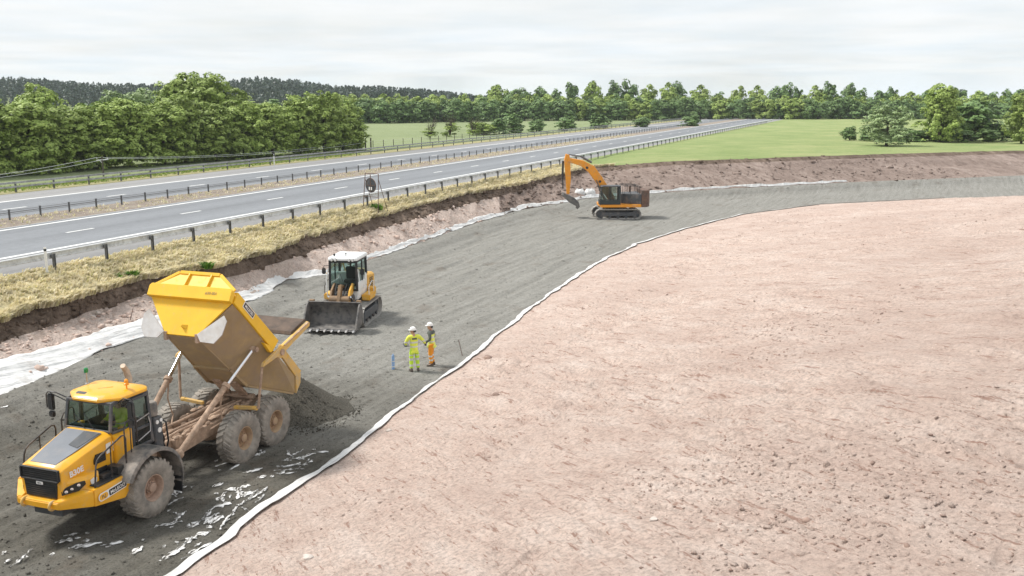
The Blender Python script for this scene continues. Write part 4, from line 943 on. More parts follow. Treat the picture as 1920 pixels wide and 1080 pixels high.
def rim_mesh(mat):
    mb = MB(); mb.lathe([(.19, .345), (.235, .36), (.235, .335), (.20, .315), (.04, .285), (.035, .22), (.06, .19), (.06, .001)], (0, 0, 0), (0, 1, 0), 40, cap=False)
    mb.lathe([(-.20, .001), (-.20, .30), (-.23, .36), (-.18, .345)], (0, 0, 0), (0, 1, 0), 32, cap=False)
    return mb.mesh('wheel', mat, smooth=35)
def hub_mesh(mat):
    mb = MB(); mb.lathe([(.05, .175), (.12, .17), (.125, .13), (.20, .125), (.215, .10), (.215, .001)], (0, 0, 0), (0, 1, 0), 28, cap=False)
    for k in range(10):
        a = 2 * PI * k / 10; mb.lathe([(.05, .018), (.085, .018), (.085, .001)], (math.sin(a) * .15, 0.07, math.cos(a) * .15), (0, 1, 0), 6, cap=False)
    return mb.mesh('hub', mat, smooth=35)
RIM = {k: (rim_mesh(MAT[k]), hub_mesh(MAT[k])) for k in ('rim', 'rim_yellow')}
def wheel(parent, x, y, z, side, key, rot):
    w = obj('wheel', RIM[key][0], parent, (x, y, z)); w.rotation_euler = (0, rot, 0 if side > 0 else PI)
    obj('tyre', TYRE, w); obj('hub', RIM[key][1], w); return w
# ------------------------------------------------------------------ articulated dump truck: x forward, y left, z up
TR_O = (-10.70, 24.17, .0); TR_H = math.radians(250)
def make_truck():
    T = thing('dump_truck', 'yellow six wheeled articulated dump truck with its body raised, tipping dark gravel', 'dump truck', TR_O, TR_H)
    Y, K = MAT['yellow'], MAT['black']
    # wheels
    for i, x in enumerate((0., -4.0, -5.63)):
        for s in (1, -1): wheel(T, x, s * 1.17, .77, s, 'rim' if i == 0 else 'rim_yellow', [.3, 1.1, 2.0][i])
    # ---- hood
    def hood_ring(x, hw, zt, zb, sh):  # shoulder chamfer
        return [(x, -hw, zb), (x, hw, zb), (x, hw + .03, zt - .32), (x, hw + .01, zt - sh), (x, hw - .10, zt - .03), (x, hw - .22, zt), (x, -hw + .22, zt), (x, -hw + .10, zt - .03), (x, -hw - .01, zt - sh), (x, -hw - .03, zt - .32)]
    mb = MB(); mb.loft([hood_ring(2.26, .60, 2.01, 1.22, .10), hood_ring(2.20, .63, 2.06, 1.22, .10), hood_ring(1.6, .67, 2.22, 1.22, .10), hood_ring(.78, .74, 2.44, 1.22, .11), hood_ring(.66, .75, 2.45, 1.22, .11)])
    hood = mb.build('hood', Y, T, bevel=.012, smooth=30, seg=2)
    mb = MB(); mb.loft([[(2.17, -.40, 2.062), (2.17, .40, 2.062), (2.17, .40, 2.082), (2.17, -.40, 2.082)], [(1.6, -.49, 2.222), (1.6, .49, 2.222), (1.6, .49, 2.240), (1.6, -.49, 2.240)], [(.80, -.57, 2.437), (.80, .57, 2.437), (.80, .57, 2.456), (.80, -.57, 2.456)]])
    mb.build('antiglare_panel', MAT['grey_hood'], hood, bevel=.006)
    mb = MB(); mb.loft([[(1.42, .10, 2.291), (1.50, .44, 2.270), (1.50, .44, 2.282), (1.42, .10, 2.303)], [(.84, .06, 2.446), (.84, .55, 2.446), (.84, .55, 2.462), (.84, .06, 2.462)]])
    mb.build('intake_panel', MAT['darkgrey'], hood)
    # vents on the hood flank (both sides)
    for s in (1, -1):
        for (x0, x1, z0, z1) in ((1.30, .92, 1.80, 2.04), (1.30, .90, 1.50, 1.66)):
            mb = MB(); y0 = s * .70; y1 = s * .775
            mb.loft([[(x0, y0, z0), (x1, y0, z0), (x1, y0, z1), (x0 - .07, y0, z1), (x0, y0, z1 - .12)], [(x0, y1, z0), (x1, y1, z0), (x1, y1, z1), (x0 - .07, y1, z1), (x0, y1, z1 - .12)]])
            v = mb.build('vent', MAT['grille'], hood, bevel=.01)
            mb = MB()
            for q in range(3): zz = z0 + (z1 - z0) * (q + 1) / 4; mb.bx(x0 - .03, x1 + .02, y1 - s * .002, y1 + s * .012, zz - .008, zz + .008)
            mb.build('louvre', K, v)
    mb = MB(); plate(mb, (.72, .757, 2.08), (-1, -.07, 0), (0, 0, 1), .36, .26, .012, .02); st = mb.build('white_notice', MAT['sticker_w'], hood)
    mb = MB(); plate(mb, (.82, .772, 2.10), (-1, -.07, 0), (0, 0, 1), .08, .12, .004, .01); plate(mb, (.66, .783, 2.04), (-1, -.07, 0), (0, 0, 1), .14, .05, .004, .01); mb.build('notice_mark', MAT['yellow_dusty'], st)
    lettering('lettering', 'B30E', (2.06, .704, 1.745), (-1, .08, .10), (0, .02, 1), .145, MAT['sticker_w'], hood, .035)
    # ---- front cheeks with the headlights
    for s in (1, -1):
        ck = [(2.28, .50), (2.24, .58), (1.78, .93), (1.38, .95), (1.38, .55), (2.2, .45)]
        mb = MB(); P = [(x, s * y) for x, y in ck]
        mb.loft([[(x, y, 1.24) for x, y in P], [(x, y, 1.60) for x, y in P], [(x - .03, y * .96, 1.70) for x, y in P]]); c = mb.build('cheek_panel', Y, T, bevel=.015, seg=2)
        n = Vector((.61, s * .79, .05)).normalized(); xd = Vector((-.79, s * .61, .05)); xd = xd if s > 0 else -xd
        mb = MB(); o = Vector((2.01, s * .757, 1.47)) + n * .0
        ctr = [(-.29, -.12), (.10, -.09), (.27, .04), (.25, .13), (.05, .12), (-.22, .05), (-.30, -.02)] if s > 0 else [(.29, -.12), (-.10, -.09), (-.27, .04), (-.25, .13), (-.05, .12), (.22, .05), (.30, -.02)]
        x_, y_ = xd.normalized(), Vector((0, 0, 1)); z_ = n
        mb.loft([[o + x_ * a + y_ * b - z_ * .02 for a, b in ctr], [o + x_ * a + y_ * b + z_ * .035 for a, b in ctr]])
        hl = mb.build('headlight', MAT['grille'], c, bevel=.008)
        mb = MB()
        for a, b, r in ((-.19, -.04, .045), (-.06, .00, .04), (.10, .06, .045)):
            mb.lathe([(.03, r), (.05, r * .9), (.055, .001)], o + x_ * (a if s > 0 else -a) + y_ * b, z_, 14)
        mb.build('lamp', MAT['chrome'], c, smooth=40)
    mb = MB(); ctr = [(0, .10), (.11, .07), (.09, -.03), (0, -.10), (-.09, -.03), (-.11, .07)]
    mb.loft([[(1.57 - a, .947, 1.50 + b) for a, b in ctr], [(1.57 - a, .957, 1.50 + b) for a, b in ctr]]); mb.build('shield_sticker', MAT['sticker_w'], T)
    # ---- grille
    g0 = [(-.61, 2.0), (.61, 2.0), (.62, 1.72), (.52, 1.66), (.47, 1.25), (-.47, 1.25), (-.52, 1.66), (-.62, 1.72)]
    mb = MB(); mb.prism(g0, 'x', 2.262, 2.30); gr = mb.build('grille', MAT['grille'], T, bevel=.012)
    mb = MB()
    for q in range(13):
        zz = 1.30 + q * .052
        if abs(zz - 1.64) < .05: continue
        hw = .44 if zz < 1.64 else .56
        mb.bx(2.301, 2.312, -hw, hw, zz - .009, zz + .009)
    mb.build('slat', K, gr)
    mb = MB(); mb.bx(2.301, 2.33, -.58, .58, 1.675, 1.71); mb.bx(2.301, 2.33, .555, .60, 1.711, 1.97); mb.bx(2.301, 2.33, -.60, -.555, 1.711, 1.97); mb.bx(2.301, 2.325, -.6, .6, 1.971, 1.995); mb.build('grille_frame', K, gr, bevel=.006)
    mb = MB(); plate(mb, (2.312, .0, 1.62), (0, 1, 0), (0, 0, 1), .20, .075, .012, .01); bd = mb.build('badge', MAT['sticker_w'], gr)
    lettering('lettering', 'BELL', (2.3255, 0, 1.598), (0, 1, 0), (0, 0, 1), .045, MAT['sticker_k'], bd, .02, align='CENTER')
    # ---- bumper with tow eyes
    mb = MB(); bp_ = [(2.36, -.72), (2.44, -.62), (2.46, 0), (2.44, .62), (2.36, .72), (2.20, .72), (2.20, -.72)]
    mb.loft([[(x, y, 1.04) for x, y in bp_], [(x, y, 1.20) for x, y in bp_], [(x - .03, y, 1.23) for x, y in bp_]]); bm_ = mb.build('bumper', Y, T, bevel=.02, seg=2)
    for y in (-.43, .43):
        mb = MB(); mb.tube([(2.40 + .11 * math.sin(a), y, 1.12 + .10 * math.cos(a)) for a in np.linspace(-.6, PI + .6, 12)], .036, 8); mb.build('tow_eye', MAT['yellow_dusty'], bm_, smooth=50)
    # ---- side skirts, steps
    for s in (1, -1):
        mb = MB()
        def r_(x, yo, zb, zt, yi=.60): return [(x, s * yi, zb), (x, s * yo, zb), (x, s * (yo + .01), (zb + zt) / 2), (x, s * yo, zt), (x, s * yi, zt)]
        mb.loft([r_(2.42, .66, 1.04, 1.24, .5), r_(1.86, 1.20, .99, 1.40)]); mb.build('front_wing', Y, T, bevel=.015, seg=2)
        mb = MB(); mb.loft([r_(1.853, 1.203, .985, 1.41), r_(.86, 1.24, .83, 1.42), r_(.62, 1.24, 1.05, 1.46)]); sk = mb.build('side_skirt', Y, T, bevel=.012, seg=2)
        mb = MB(); mb.bx(1.70, .72, s * .76, s * 1.19, 1.425, 1.45); mb.bx(1.32, .95, s * .80, s * 1.0, 1.452, 1.55); mb.bx(.95, .74, s * .80, s * 1.15, 1.452, 1.66); mb.build('step', K, sk, bevel=.006)
        mb = MB(); plate(mb, (1.28, s * 1.246, 1.19), (-s, 0, .07), (0, 0, 1), .98, .21, .01, .10); stk = mb.build('name_sticker', MAT['sticker_w'], sk)
        mb = MB(); plate(mb, (1.28 - s * s * .16 if s > 0 else 1.12, s * 1.2565, 1.20 if s > 0 else 1.18), (-s, 0, .07), (0, 0, 1), .60, .155, .004, .03); mb.build('black_panel', MAT['sticker_k'], stk)
        mb = MB(); plate(mb, (1.60 if s > 0 else 1.60, s * 1.2565, 1.168 if s > 0 else 1.21), (-s, 0, .07), (0, 0, 1), .28, .155, .004, .075); lg = mb.build('logo_panel', Y, stk)
        lettering('lettering', 'McLEOD', ((1.12, 1.262, 1.155) if s > 0 else (1.12, -1.262, 1.133)), (-s, 0, .07), (0, 0, 1), .085, MAT['sticker_w'], stk, .02, align='CENTER', squeeze=1.12)
        lettering('lettering', 'PLJ', ((1.60, 1.262, 1.13) if s > 0 else (1.60, -1.262, 1.17)), (-s, 0, .07), (0, 0, 1), .08, MAT['darkgrey'], stk, .02, align='CENTER')
        # yellow body below the cab windows
        mb = MB(); mb.loft([[(.64, s * .60, 1.47), (.64, s * .86, 1.47), (.64, s * .86, 2.30), (.64, s * .60, 2.42)], [(.12, s * .60, 1.62), (.12, s * .93, 1.62), (.12, s * .93, 2.40), (.12, s * .60, 2.44)]]); mb.build('cab_side_panel', Y, T, bevel=.015, seg=2)
        # mudguard over the front wheel
        mb = MB(); rings = []
        for k in range(17):
            a = math.radians(24 + (196 - 24) * k / 16); R_ = 1.02 + .06 * abs(math.cos(a)) ** 2; c_, s_ = math.cos(a), math.sin(a)
            rings.append([(R_ * c_, s * .88, .86 + R_ * s_ * .98), (R_ * c_, s * 1.50, .86 + R_ * s_ * .98), ((R_ - .05) * c_, s * 1.53, .86 + (R_ - .05) * s_ * .98), ((R_ - .10) * c_, s * 1.53, .86 + (R_ - .10) * s_ * .98), ((R_ - .06) * c_, s * 1.48, .86 + (R_ - .06) * s_ * .98), ((R_ - .05) * c_, s * .88, .86 + (R_ - .05) * s_ * .98)])
        mb.loft(rings); mb.build('mudguard', MAT['fender'], T, smooth=35)
        mb = MB(); mb.bx(-1.03, -.99, s * .9, s * 1.46, .28, .72); mb.build('mud_flap', K, T)
        # handrails beside the hood
        mb = MB(); yy = s * 1.14
        mb.tube([(1.74, yy, 1.42), (1.66, yy, 1.95), (1.60, yy, 2.08), (1.48, yy, 2.16), (.74, yy, 2.42), (.64, yy, 2.40), (.60, yy, 2.30), (.64, yy, 1.46)], .022, 8)
        mb.tube([(1.16, yy, 1.44), (1.14, yy, 2.26)], .018, 6); mb.build('handrail', MAT['rail'], T, smooth=50)
        mb = MB(); yy = s * 1.02
        mb.tube([(.52, yy, 1.6), (.50, yy, 2.52), (.42, yy, 2.66), (.14, yy, 2.76), (.06, yy, 2.70), (.05, yy, 1.95)], .02, 8); mb.tube([(.30, yy, 1.7), (.28, yy, 2.70)], .016, 6); mb.build('handrail', MAT['rail'], T, smooth=50)
    # ---- cab
    mb = MB(); mb.bx(.60, -.78, -.74, .74, 1.45, 1.72); mb.bx(.60, .50, -.74, .74, 1.722, 2.40); mb.bx(-.66, -.78, -.76, .76, 1.722, 2.35); mb.bx(.498, .36, -.70, .70, 2.25, 2.46); mb.bx(.10, -.66, -.80, -.76, 1.722, 2.35); mb.build('cab_shell', MAT['cabin'], T, bevel=.01)
    mb = MB()
    A = {s: [(.66, s * .72, 2.42), (.52, s * .70, 3.17)] for s in (1, -1)}
    for s in (1, -1):
        mb.bar(*A[s], .07, .08, up=(0, 1, 0)); mb.bar((.06, s * .82, 1.72), (.02, s * .80, 3.17), .07, .08, up=(1, 0, 0)); mb.bar((-.74, s * .80, 1.72), (-.66, s * .77, 3.17), .09, .09, up=(1, 0, 0))
        mb.bar((.62, s * .73, 2.40), (.08, s * .82, 2.40), .06, .07); mb.bar((.5, s * .71, 3.15), (-.66, s * .78, 3.15), .06, .09); mb.bar((.04, s * .82, 1.74), (-.74, s * .81, 1.74), .05, .07)
    mb.bar((.66, -.70, 2.43), (.66, .70, 2.43), .06, .08); mb.bar((.53, -.70, 3.14), (.53, .70, 3.14), .06, .08); mb.bar((-.68, -.76, 3.14), (-.68, .76, 3.14), .06, .08)
    mb.build('pillar', MAT['darkgrey'], T, bevel=.012)
    def pane(name, pts, parent=T):
        m_ = MB(); m_.add(pts, [tuple(range(len(pts)))]); return m_.build(name, MAT['glass'], parent)
    pane('windscreen', [(.665, -.68, 2.46), (.665, .68, 2.46), (.535, .67, 3.12), (.535, -.67, 3.12)])
    for s in (1, -1):
        pane('quarter_window', [(.61, s * .745, 2.44), (.10, s * .83, 2.44), (.07, s * .81, 3.11), (.52, s * .715, 3.11)])
        mb = MB(); d_ = [((-.02, 1.78), (-.68, 1.78)), ((-.04, 3.10), (-.63, 3.10)), ((-.02, 1.78), (-.04, 3.10)), ((-.68, 1.78), (-.63, 3.10)), ((-.03, 2.25), (-.66, 2.25))]
        for (a, b) in d_: mb.bar((a[0], s * .83, a[1]), (b[0], s * .83, b[1]), .07, .05, up=(0, 1, 0))
        dr = mb.build('door', MAT['darkgrey'], T, bevel=.008)
        pane('door_window', [(-.06, s * .825, 2.29), (-.63, s * .825, 2.29), (-.61, s * .81, 3.06), (-.08, s * .81, 3.06)], dr)
        pane('door_window', [(-.06, s * .828, 1.82), (-.63, s * .828, 1.82), (-.63, s * .828, 2.21), (-.06, s * .828, 2.21)], dr)
        mb = MB(); mb.tube([(-.10, s * .86, 2.50), (-.10, s * .90, 2.50), (-.58, s * .90, 2.58), (-.60, s * .86, 2.58)], .016, 6); mb.tube([(-.08, s * .86, 1.95), (-.10, s * .92, 1.97), (-.56, s * .92, 2.1), (-.60, s * .90, 2.3), (-.58, s * .86, 2.5)], .016, 6); mb.build('grab_rail', MAT['steel'] if s > 0 else MAT['rail'], dr, smooth=50)
    pane('rear_window', [(-.70, -.70, 2.40), (-.70, .70, 2.40), (-.67, .68, 3.10), (-.67, -.68, 3.10)])
    # roof: chamfered slab with raised centre
    R0_ = [(.68, .40), (.30, .84), (-.62, .86), (-.78, .72), (-.78, -.72), (-.62, -.86), (.30, -.84), (.68, -.40)]
    sc2 = lambda k, dx=0: [(x * k + dx, y * k) for x, y in R0_]
    mb = MB(); mb.loft([[(x, y, 3.175) for x, y in sc2(.985)], [(x, y, 3.20) for x, y in R0_], [(x, y, 3.25) for x, y in R0_], [(x, y, 3.31) for x, y in sc2(.90)], [(x, y, 3.36) for x, y in sc2(.66)], [(x, y, 3.375) for x, y in sc2(.40, -.05)]])
    rf_ = mb.build('roof', Y, T, bevel=.014, smooth=25, seg=2)
    mb = MB(); plate(mb, (.50, -.26, 3.338), (0, 1, 0), (-1, 0, .28), .30, .10, .012, .03); mb.build('roof_patch', MAT['darkgrey'], rf_)
    mb = MB(); mb.bx(.44, .42, -.02, .02, 3.34, 3.36); mb.bar((.15, -.05, 3.376), (-.1, .22, 3.381), .02, .01); mb.build('roof_seam', MAT['yellow_dusty'], rf_)
    mb = MB(); mb.lathe([(0, .02), (.14, .02), (.15, .065), (.19, .07), (.20, .055), (.28, .05), (.31, .02)], (-.17, .60, 3.30), (0, 0, 1), 14); mb.build('beacon', MAT['orange'], rf_, smooth=40)
    mb = MB(); mb.lathe([(0, .06), (.05, .05), (.06, .018), (.34, .018)], (-.20, -.74, 3.30), (0, 0, 1), 12); an = mb.build('beacon_mast', MAT['steel'], rf_, smooth=40)
    mb = MB(); mb.lathe([(0, .055), (.10, .06), (.13, .03)], (-.20, -.74, 3.645), (0, 0, 1), 14); mb.build('green_beacon', MAT['green'], an, smooth=40)
    # mirrors
    for s in (1, -1):
        x0 = .46 if s < 0 else .30
        mb = MB(); mb.tube([(x0, s * .72, 3.12), (x0 + .14, s * 1.02, 3.30), (x0 + .16, s * 1.26, 3.30), (x0 + .16, s * 1.33, 3.22), (x0 + .16, s * 1.33, 2.86)], .017, 7); mb.tube([(x0 - .05, s * .78, 3.0), (x0 + .15, s * 1.2, 3.27)], .014, 6); ar = mb.build('mirror_arm', MAT['rail'], T, smooth=50)
        mb = MB(); mb.box((x0 + .12, s * 1.22, 3.02), (.10, .20, .44)); mb.box((x0 + .12, s * 1.22, 2.69), (.10, .18, .17)); mb.build('mirror', MAT['black'], ar, bevel=.03, seg=2)
    # wipers
    mb = MB(); mb.tube([(.70, .25, 2.46), (.665, -.08, 2.86)], .012, 5); mb.tube([(.70, -.05, 2.46), (.665, -.40, 2.82)], .012, 5); mb.build('wiper', K, T)
    # cab interior
    mb = MB(); mb.bx(-.12, -.58, -.05, .45, 1.722, 2.10); mb.bx(-.46, -.60, -.05, .45, 2.102, 2.75); mb.bx(-.48, -.58, .08, .32, 2.752, 2.93); mb.build('driver_seat', MAT['seat'], T, bevel=.03)
    mb = MB(); mb.tube([(.24 - .09 * math.sin(a) * .6, .2 + .19 * math.cos(a), 2.42 + .17 * math.sin(a) * .55) for a in np.linspace(0, 2 * PI, 21)], .016, 6); mb.tube([(.24, .2, 2.42), (.42, .2, 2.2)], .03, 6); mb.build('steering_wheel', K, T, smooth=50)
    # ---- behind the cab: air cleaner, tanks, hoses, exhaust
    mb = MB(); mb.bx(-.80, -1.12, .30, .86, 1.40, 2.35); mb.bx(-.82, -1.10, -.86, .28, 1.40, 2.15); mb.build('rear_housing', MAT['darkgrey'], T, bevel=.03)
    mb = MB(); mb.lathe([(0, .001), (0, .16), (.05, .18), (.34, .18), (.39, .14), (.39, .001)], (-.96, .62, 2.36), (0, 0, 1), 20, cap=False); mb.build('air_cleaner', MAT['fender'], T, smooth=40)
    mb = MB(); mb.lathe([(0, .07), (.02, .07), (.02, .001)], (-.97, .861, 1.98), (0, 1, 0), 14, cap=False); mb.lathe([(0, .05), (.02, .05), (.02, .001)], (-1.05, .861, 2.24), (0, 1, 0), 12, cap=False); mb.lathe([(0, .055), (.02, .055), (.02, .001)], (-.90, .861, 2.22), (0, 1, 0), 12, cap=False); mb.build('filter_cap', MAT['sticker_w'], T)
    for k, (y, b) in enumerate(((.80, .1), (.66, -.05), (.52, .16), (.36, .0), (.2, .08), (-.2, 0))):
        mb = MB(); mb.tube([(-1.05, y, 2.3 - .1 * (k % 3)), (-1.28, y + b * .3, 2.1), (-1.34 - .03 * k, y * .9 + b, 1.55), (-1.55 - .05 * k, y * .7, 1.2 + .04 * k)], .026, 6); mb.build('hose', K, T, smooth=50)
    mb = MB(); mb.tube([(-1.0, -.55, 2.1), (-1.2, -.55, 2.5), (-1.46, -.53, 2.9)], .055, 10); mb.tube([(-1.50, -.53, 2.95), (-1.49, -.52, 3.15), (-1.40, -.50, 3.38), (-1.24, -.46, 3.58)], [.085, .095, .09, .075], 12); mb.build('exhaust_stack', M('heat_stained_steel', (.62, .50, .38), .6, .15, 4, dust=(.40, .25, .16), dust_amt=.35), T, smooth=50)
    # ---- chassis (front, joint, rear), all caked in dried mud
    D = MAT['mud']
    mb = MB(); mb.bx(2.15, -1.0, -.45, .45, .72, 1.22); mb.bx(.14, -.14, -.85, .85, .62, .92); mb.bx(1.5, .4, -.55, .55, .62, .72); mb.build('front_chassis', MAT['darkgrey'], T, bevel=.02)
    mb = MB(); mb.bx(-1.02, -1.42, -.30, .30, .82, 1.40); mb.lathe([(-.40, .22), (.40, .22)], (-1.5, 0, 1.1), (0, 0, 1), 16); mb.bx(-1.55, -1.95, -.42, .42, .80, 1.32); mb.build('articulation_joint', D, T, bevel=.03)
    mb = MB()
    for s in (1, -1):
        zr = [(-1.9, .82, 1.32), (-2.6, .86, 1.30), (-3.6, .92, 1.28), (-5.0, .95, 1.34), (-6.15, 1.0, 1.42)]
        mb.loft([[(x, s * .40, a), (x, s * .58, a), (x, s * .58, b), (x, s * .40, b)] for x, a, b in zr])
    for x, z in ((-2.35, 1.12), (-3.1, 1.08), (-4.75, 1.15), (-5.9, 1.22)): mb.bar((x, -.40, z), (x, .40, z), .22, .26)
    rc = mb.build('rear_chassis', D, T, bevel=.02)
    mb = MB(); r_m = random.Random(8)
    for k in range(46):
        x = r_m.uniform(-6.0, -1.9); s = r_m.choice((-1, 1)); mb.ball((x, s * r_m.uniform(.36, .60), 1.33 + r_m.uniform(-.03, .05)), (r_m.uniform(.06, .22), r_m.uniform(.05, .10), r_m.uniform(.03, .07)), 8)
    for k in range(26): mb.ball((r_m.uniform(-5.9, -2.0), r_m.uniform(-.34, .34), 1.12 + r_m.uniform(0, .1)), (r_m.uniform(.08, .22), r_m.uniform(.06, .14), r_m.uniform(.04, .1)), 8)
    mb.build('caked_mud', D, rc, smooth=60)
    mb = MB()
    for y, z in ((.30, 1.40), (-.22, 1.42), (.05, 1.36)): mb.tube([(-1.6, y * .8, 1.30), (-2.4, y, z), (-3.4, y * 1.1, z - .02), (-4.6, y, z + .02), (-5.4, y * .9, z)], .04, 7)
    mb.build('brake_pipe', MAT['mud'], rc, smooth=50)
    for x in (-4.0, -5.63):
        mb = MB(); mb.tube([(x, -.98, .77), (x, -.5, .80), (x, 0, .82), (x, .5, .80), (x, .98, .77)], [.15, .17, .30, .17, .15], 12); mb.build('axle', D, T, smooth=50)
    for s in (1, -1):
        mb = MB(); mb.loft([[(-3.75, s * .70, .80), (-3.75, s * .84, .80), (-3.75, s * .84, .98), (-3.75, s * .70, .98)], [(-4.8, s * .70, .72), (-4.8, s * .84, .72), (-4.8, s * .84, 1.12), (-4.8, s * .70, 1.12)], [(-5.88, s * .70, .80), (-5.88, s * .84, .80), (-5.88, s * .84, .98), (-5.88, s * .70, .98)]]); mb.build('walking_beam', D, T, bevel=.02)
        # tie bar that works the tailgate: arm bracket on the chassis
        mb = MB(); mb.bar((-4.66, s * .585, 1.45), (-4.66, s * 1.30, 1.50), .12, .10); mb.lathe([(-.07, .07), (.07, .07)], (-4.66, s * 1.33, 1.50), (0, 1, 0), 12); br = mb.build('link_bracket', MAT['yellow_dusty'], T, bevel=.008)
        mb = MB(); mb.tube([(-4.66, s * 1.44, 1.50), (-4.83, s * 1.54, 2.80)], .042, 8); mb.build('link_rod', MAT['mud'], T, smooth=50)
        # lift rams
        a, b, c = Vector((-1.75, s * .80, 1.0)), Vector((-3.66, s * 1.04, 2.43)), Vector((-4.86, s * 1.22, 3.30))
        mb = MB(); mb.tube([a, b], .085, 14); mb.tube([b - (b - a).normalized() * .02, b + (b - a).normalized() * .10], .13, 14); mb.ball(a, .15, 10); mb.build('lift_ram', D, T, smooth=40)
        mb = MB(); mb.tube([b + (c - b).normalized() * .10, c], .062, 14); rd = mb.build('ram_rod', MAT['chrome'], T, smooth=40)
        mb = MB(); mb.ball(c, .11, 10); mb.lathe([(-.14, .08), (.16, .08)], c, (0, 1, 0), 12); mb.build('rod_end', MAT['mud'], rd, smooth=50)
        mb = MB(); mb.tube([(-3.62, s * .98, 2.35), (-3.50, s * .95, 1.9), (-3.62, s * .9, 1.35), (-3.3, s * .7, 1.2)], .025, 6); mb.build('hose', MAT['mud'], T, smooth=50)
    # ---- dump body (already tipped)
    BR, BY = MAT['body_brown'], MAT['yellow_body']
    w_ = Vector((-.496, 0, .868)); n_ = Vector((.868, 0, .496)); H0 = Vector((-3.18, 0, 4.0))
    def HB(y, w, n=0.): return H0 + Vector((0, y, 0)) + w_ * w + n_ * n
    st_ = [((-3.73, 4.95), (-3.18, 4.0), 1.40, .55), ((-5.0, 3.70), (-4.45, 2.76), 1.40, .65), ((-5.7, 3.02), (-5.15, 2.06), 1.40, .72), ((-6.72, 1.99), (-6.74, 1.40), 1.40, 1.36)]
    mb = MB(); rings = []
    for (rx, rz), (fx_, fz), ry, fy_ in st_:
        rings.append([(rx, ry, rz), (fx_ + (rx - fx_) * .02, fy_ + .02, fz + .02), (fx_, fy_, fz), (fx_, -fy_, fz), (fx_ + (rx - fx_) * .02, -fy_ - .02, fz + .02), (rx, -ry, rz)])
    mb.loft(rings, cap=False, closed=False)
    me = mb.mesh('dump_body', BR); body = obj('dump_body', me, T); md = body.modifiers.new('plate', 'SOLIDIFY'); md.thickness = .07; md.offset = 0.
    # bolsters and creases on the outside
    mb = MB()
    for s in (1, -1):
        mb.bar((-4.47, s * .67, 2.72), (-5.02, s * 1.41, 3.66), .14, .07, up=(-.7, 0, .7)); mb.bar((-5.15, s * .73, 2.0), (-4.45, s * .66, 2.70), .10, .06, up=(0, s, 0)); mb.bar((-4.44, s * .655, 2.71), (-3.24, s * .56, 3.93), .06, .04, up=(0, s, 0))
        mb.bar((-5.17, s * .74, 1.99), (-6.70, s * 1.37, 1.36), .06, .05, up=(0, s, 0))
    mb.bar((-4.43, -.64, 2.70), (-4.43, .64, 2.70), .12, .08, up=(.7, 0, -.7)); mb.build('bolster', BR, body, bevel=.008)
    mb = MB(); mb.bar((-5.0, -.30, 2.15), (-5.55, -.30, 1.55), .30, .10); mb.bar((-5.0, .30, 2.15), (-5.55, .30, 1.55), .30, .10); mb.lathe([(-.62, .10), (.62, .10)], (-5.62, 0, 1.50), (0, 1, 0), 12); mb.build('body_hinge', MAT['mud'], body, bevel=.01)
    mb = MB(); pp = [(-6.76, 1.99), (-7.06, 1.99), (-7.02, 1.66), (-6.76, 1.36)]
    for s in (1, -1):
        mb = MB(); mb.loft([[(x, s * 1.36, z) for x, z in pp], [(x, s * 1.46, z) for x, z in pp]]); mb.build('tail_plate', MAT['yellow_dusty'], body, bevel=.01)
    # headboard, rim band, spill guard
    mb = MB(); hb = [(-.55, .0), (.55, .0), (1.42, 1.10), (1.42, 1.30), (-1.42, 1.30), (-1.42, 1.10)]
    mb.loft([[HB(y, w, .02) for y, w in hb], [HB(y, w, .075) for y, w in hb]]); hd = mb.build('headboard', BY, body, bevel=.012)
    mb = MB(); bn = [(-1.47, 1.08), (1.47, 1.08), (1.47, 1.40), (1.40, 1.47), (-1.40, 1.47), (-1.47, 1.40)]
    mb.loft([[HB(y, w, .076) for y, w in bn], [HB(y * .995, w + .015, .24) for y, w in bn]]); mb.build('rim_band', BY, body, bevel=.015)
    sp_ = [(-1.42, 1.472), (1.42, 1.472), (.72, 1.95), (-.72, 1.95)]
    mb = MB(); mb.loft([[HB(y, w, .02 - (w - 1.47) * .25) for y, w in sp_], [HB(y, w, .07 - (w - 1.47) * .25) for y, w in sp_]]); sg = mb.build('spill_guard', BY, body, bevel=.01)
    mb = MB()
    for y in (-.33, .46): mb.bar(HB(y, 1.50, .10), HB(y * .98, 1.92, -.02), .045, .09, up=tuple(n_))
    mb.bar(HB(-.70, 1.955, -.03), HB(.70, 1.955, -.03), .10, .05, up=tuple(n_))
    for s in (1, -1): mb.bar(HB(s * 1.42, 1.48, .05), HB(s * .73, 1.955, -.04), .09, .05, up=tuple(n_))
    mb.build('rib', BY, sg, bevel=.006)
    mb = MB(); mb.loft([[HB(0, .22, .077), HB(.14, .20, .077), HB(.16, .34, .077), HB(0, .32, .077)], [HB(0, .25, .20), HB(.03, .24, .20), HB(.04, .30, .20), HB(0, .30, .20)]]); mb.build('lifting_eye', BY, hd, bevel=.006)
    lettering('lettering', '#30-001', HB(.58, 1.25, .252), (0, 1, 0), tuple(w_), .085, MAT['darkgrey'], body, .0)
    # rails along the top of the sides
    for s in (1, -1):
        mb = MB(); q = [(-3.70, 4.98), (-3.92, 5.26), (-5.84, 3.36), (-5.52, 3.12)]
        mb.loft([[(x, s * 1.36, z) for x, z in q], [(x, s * 1.50, z) for x, z in q]])
        q = [(-5.30, 3.34), (-5.53, 3.11), (-5.34, 3.09), (-5.0, 3.50)]
        mb.loft([[(x, s * 1.40, z) for x, z in q], [(x, s * 1.52, z) for x, z in q]])
        rl = mb.build('side_rail', BY, body, bevel=.014)
        mb = MB(); q = [(-5.86, 2.98), (-6.0, 3.20), (-7.08, 2.03), (-6.80, 1.92), (-6.72, 1.96)]
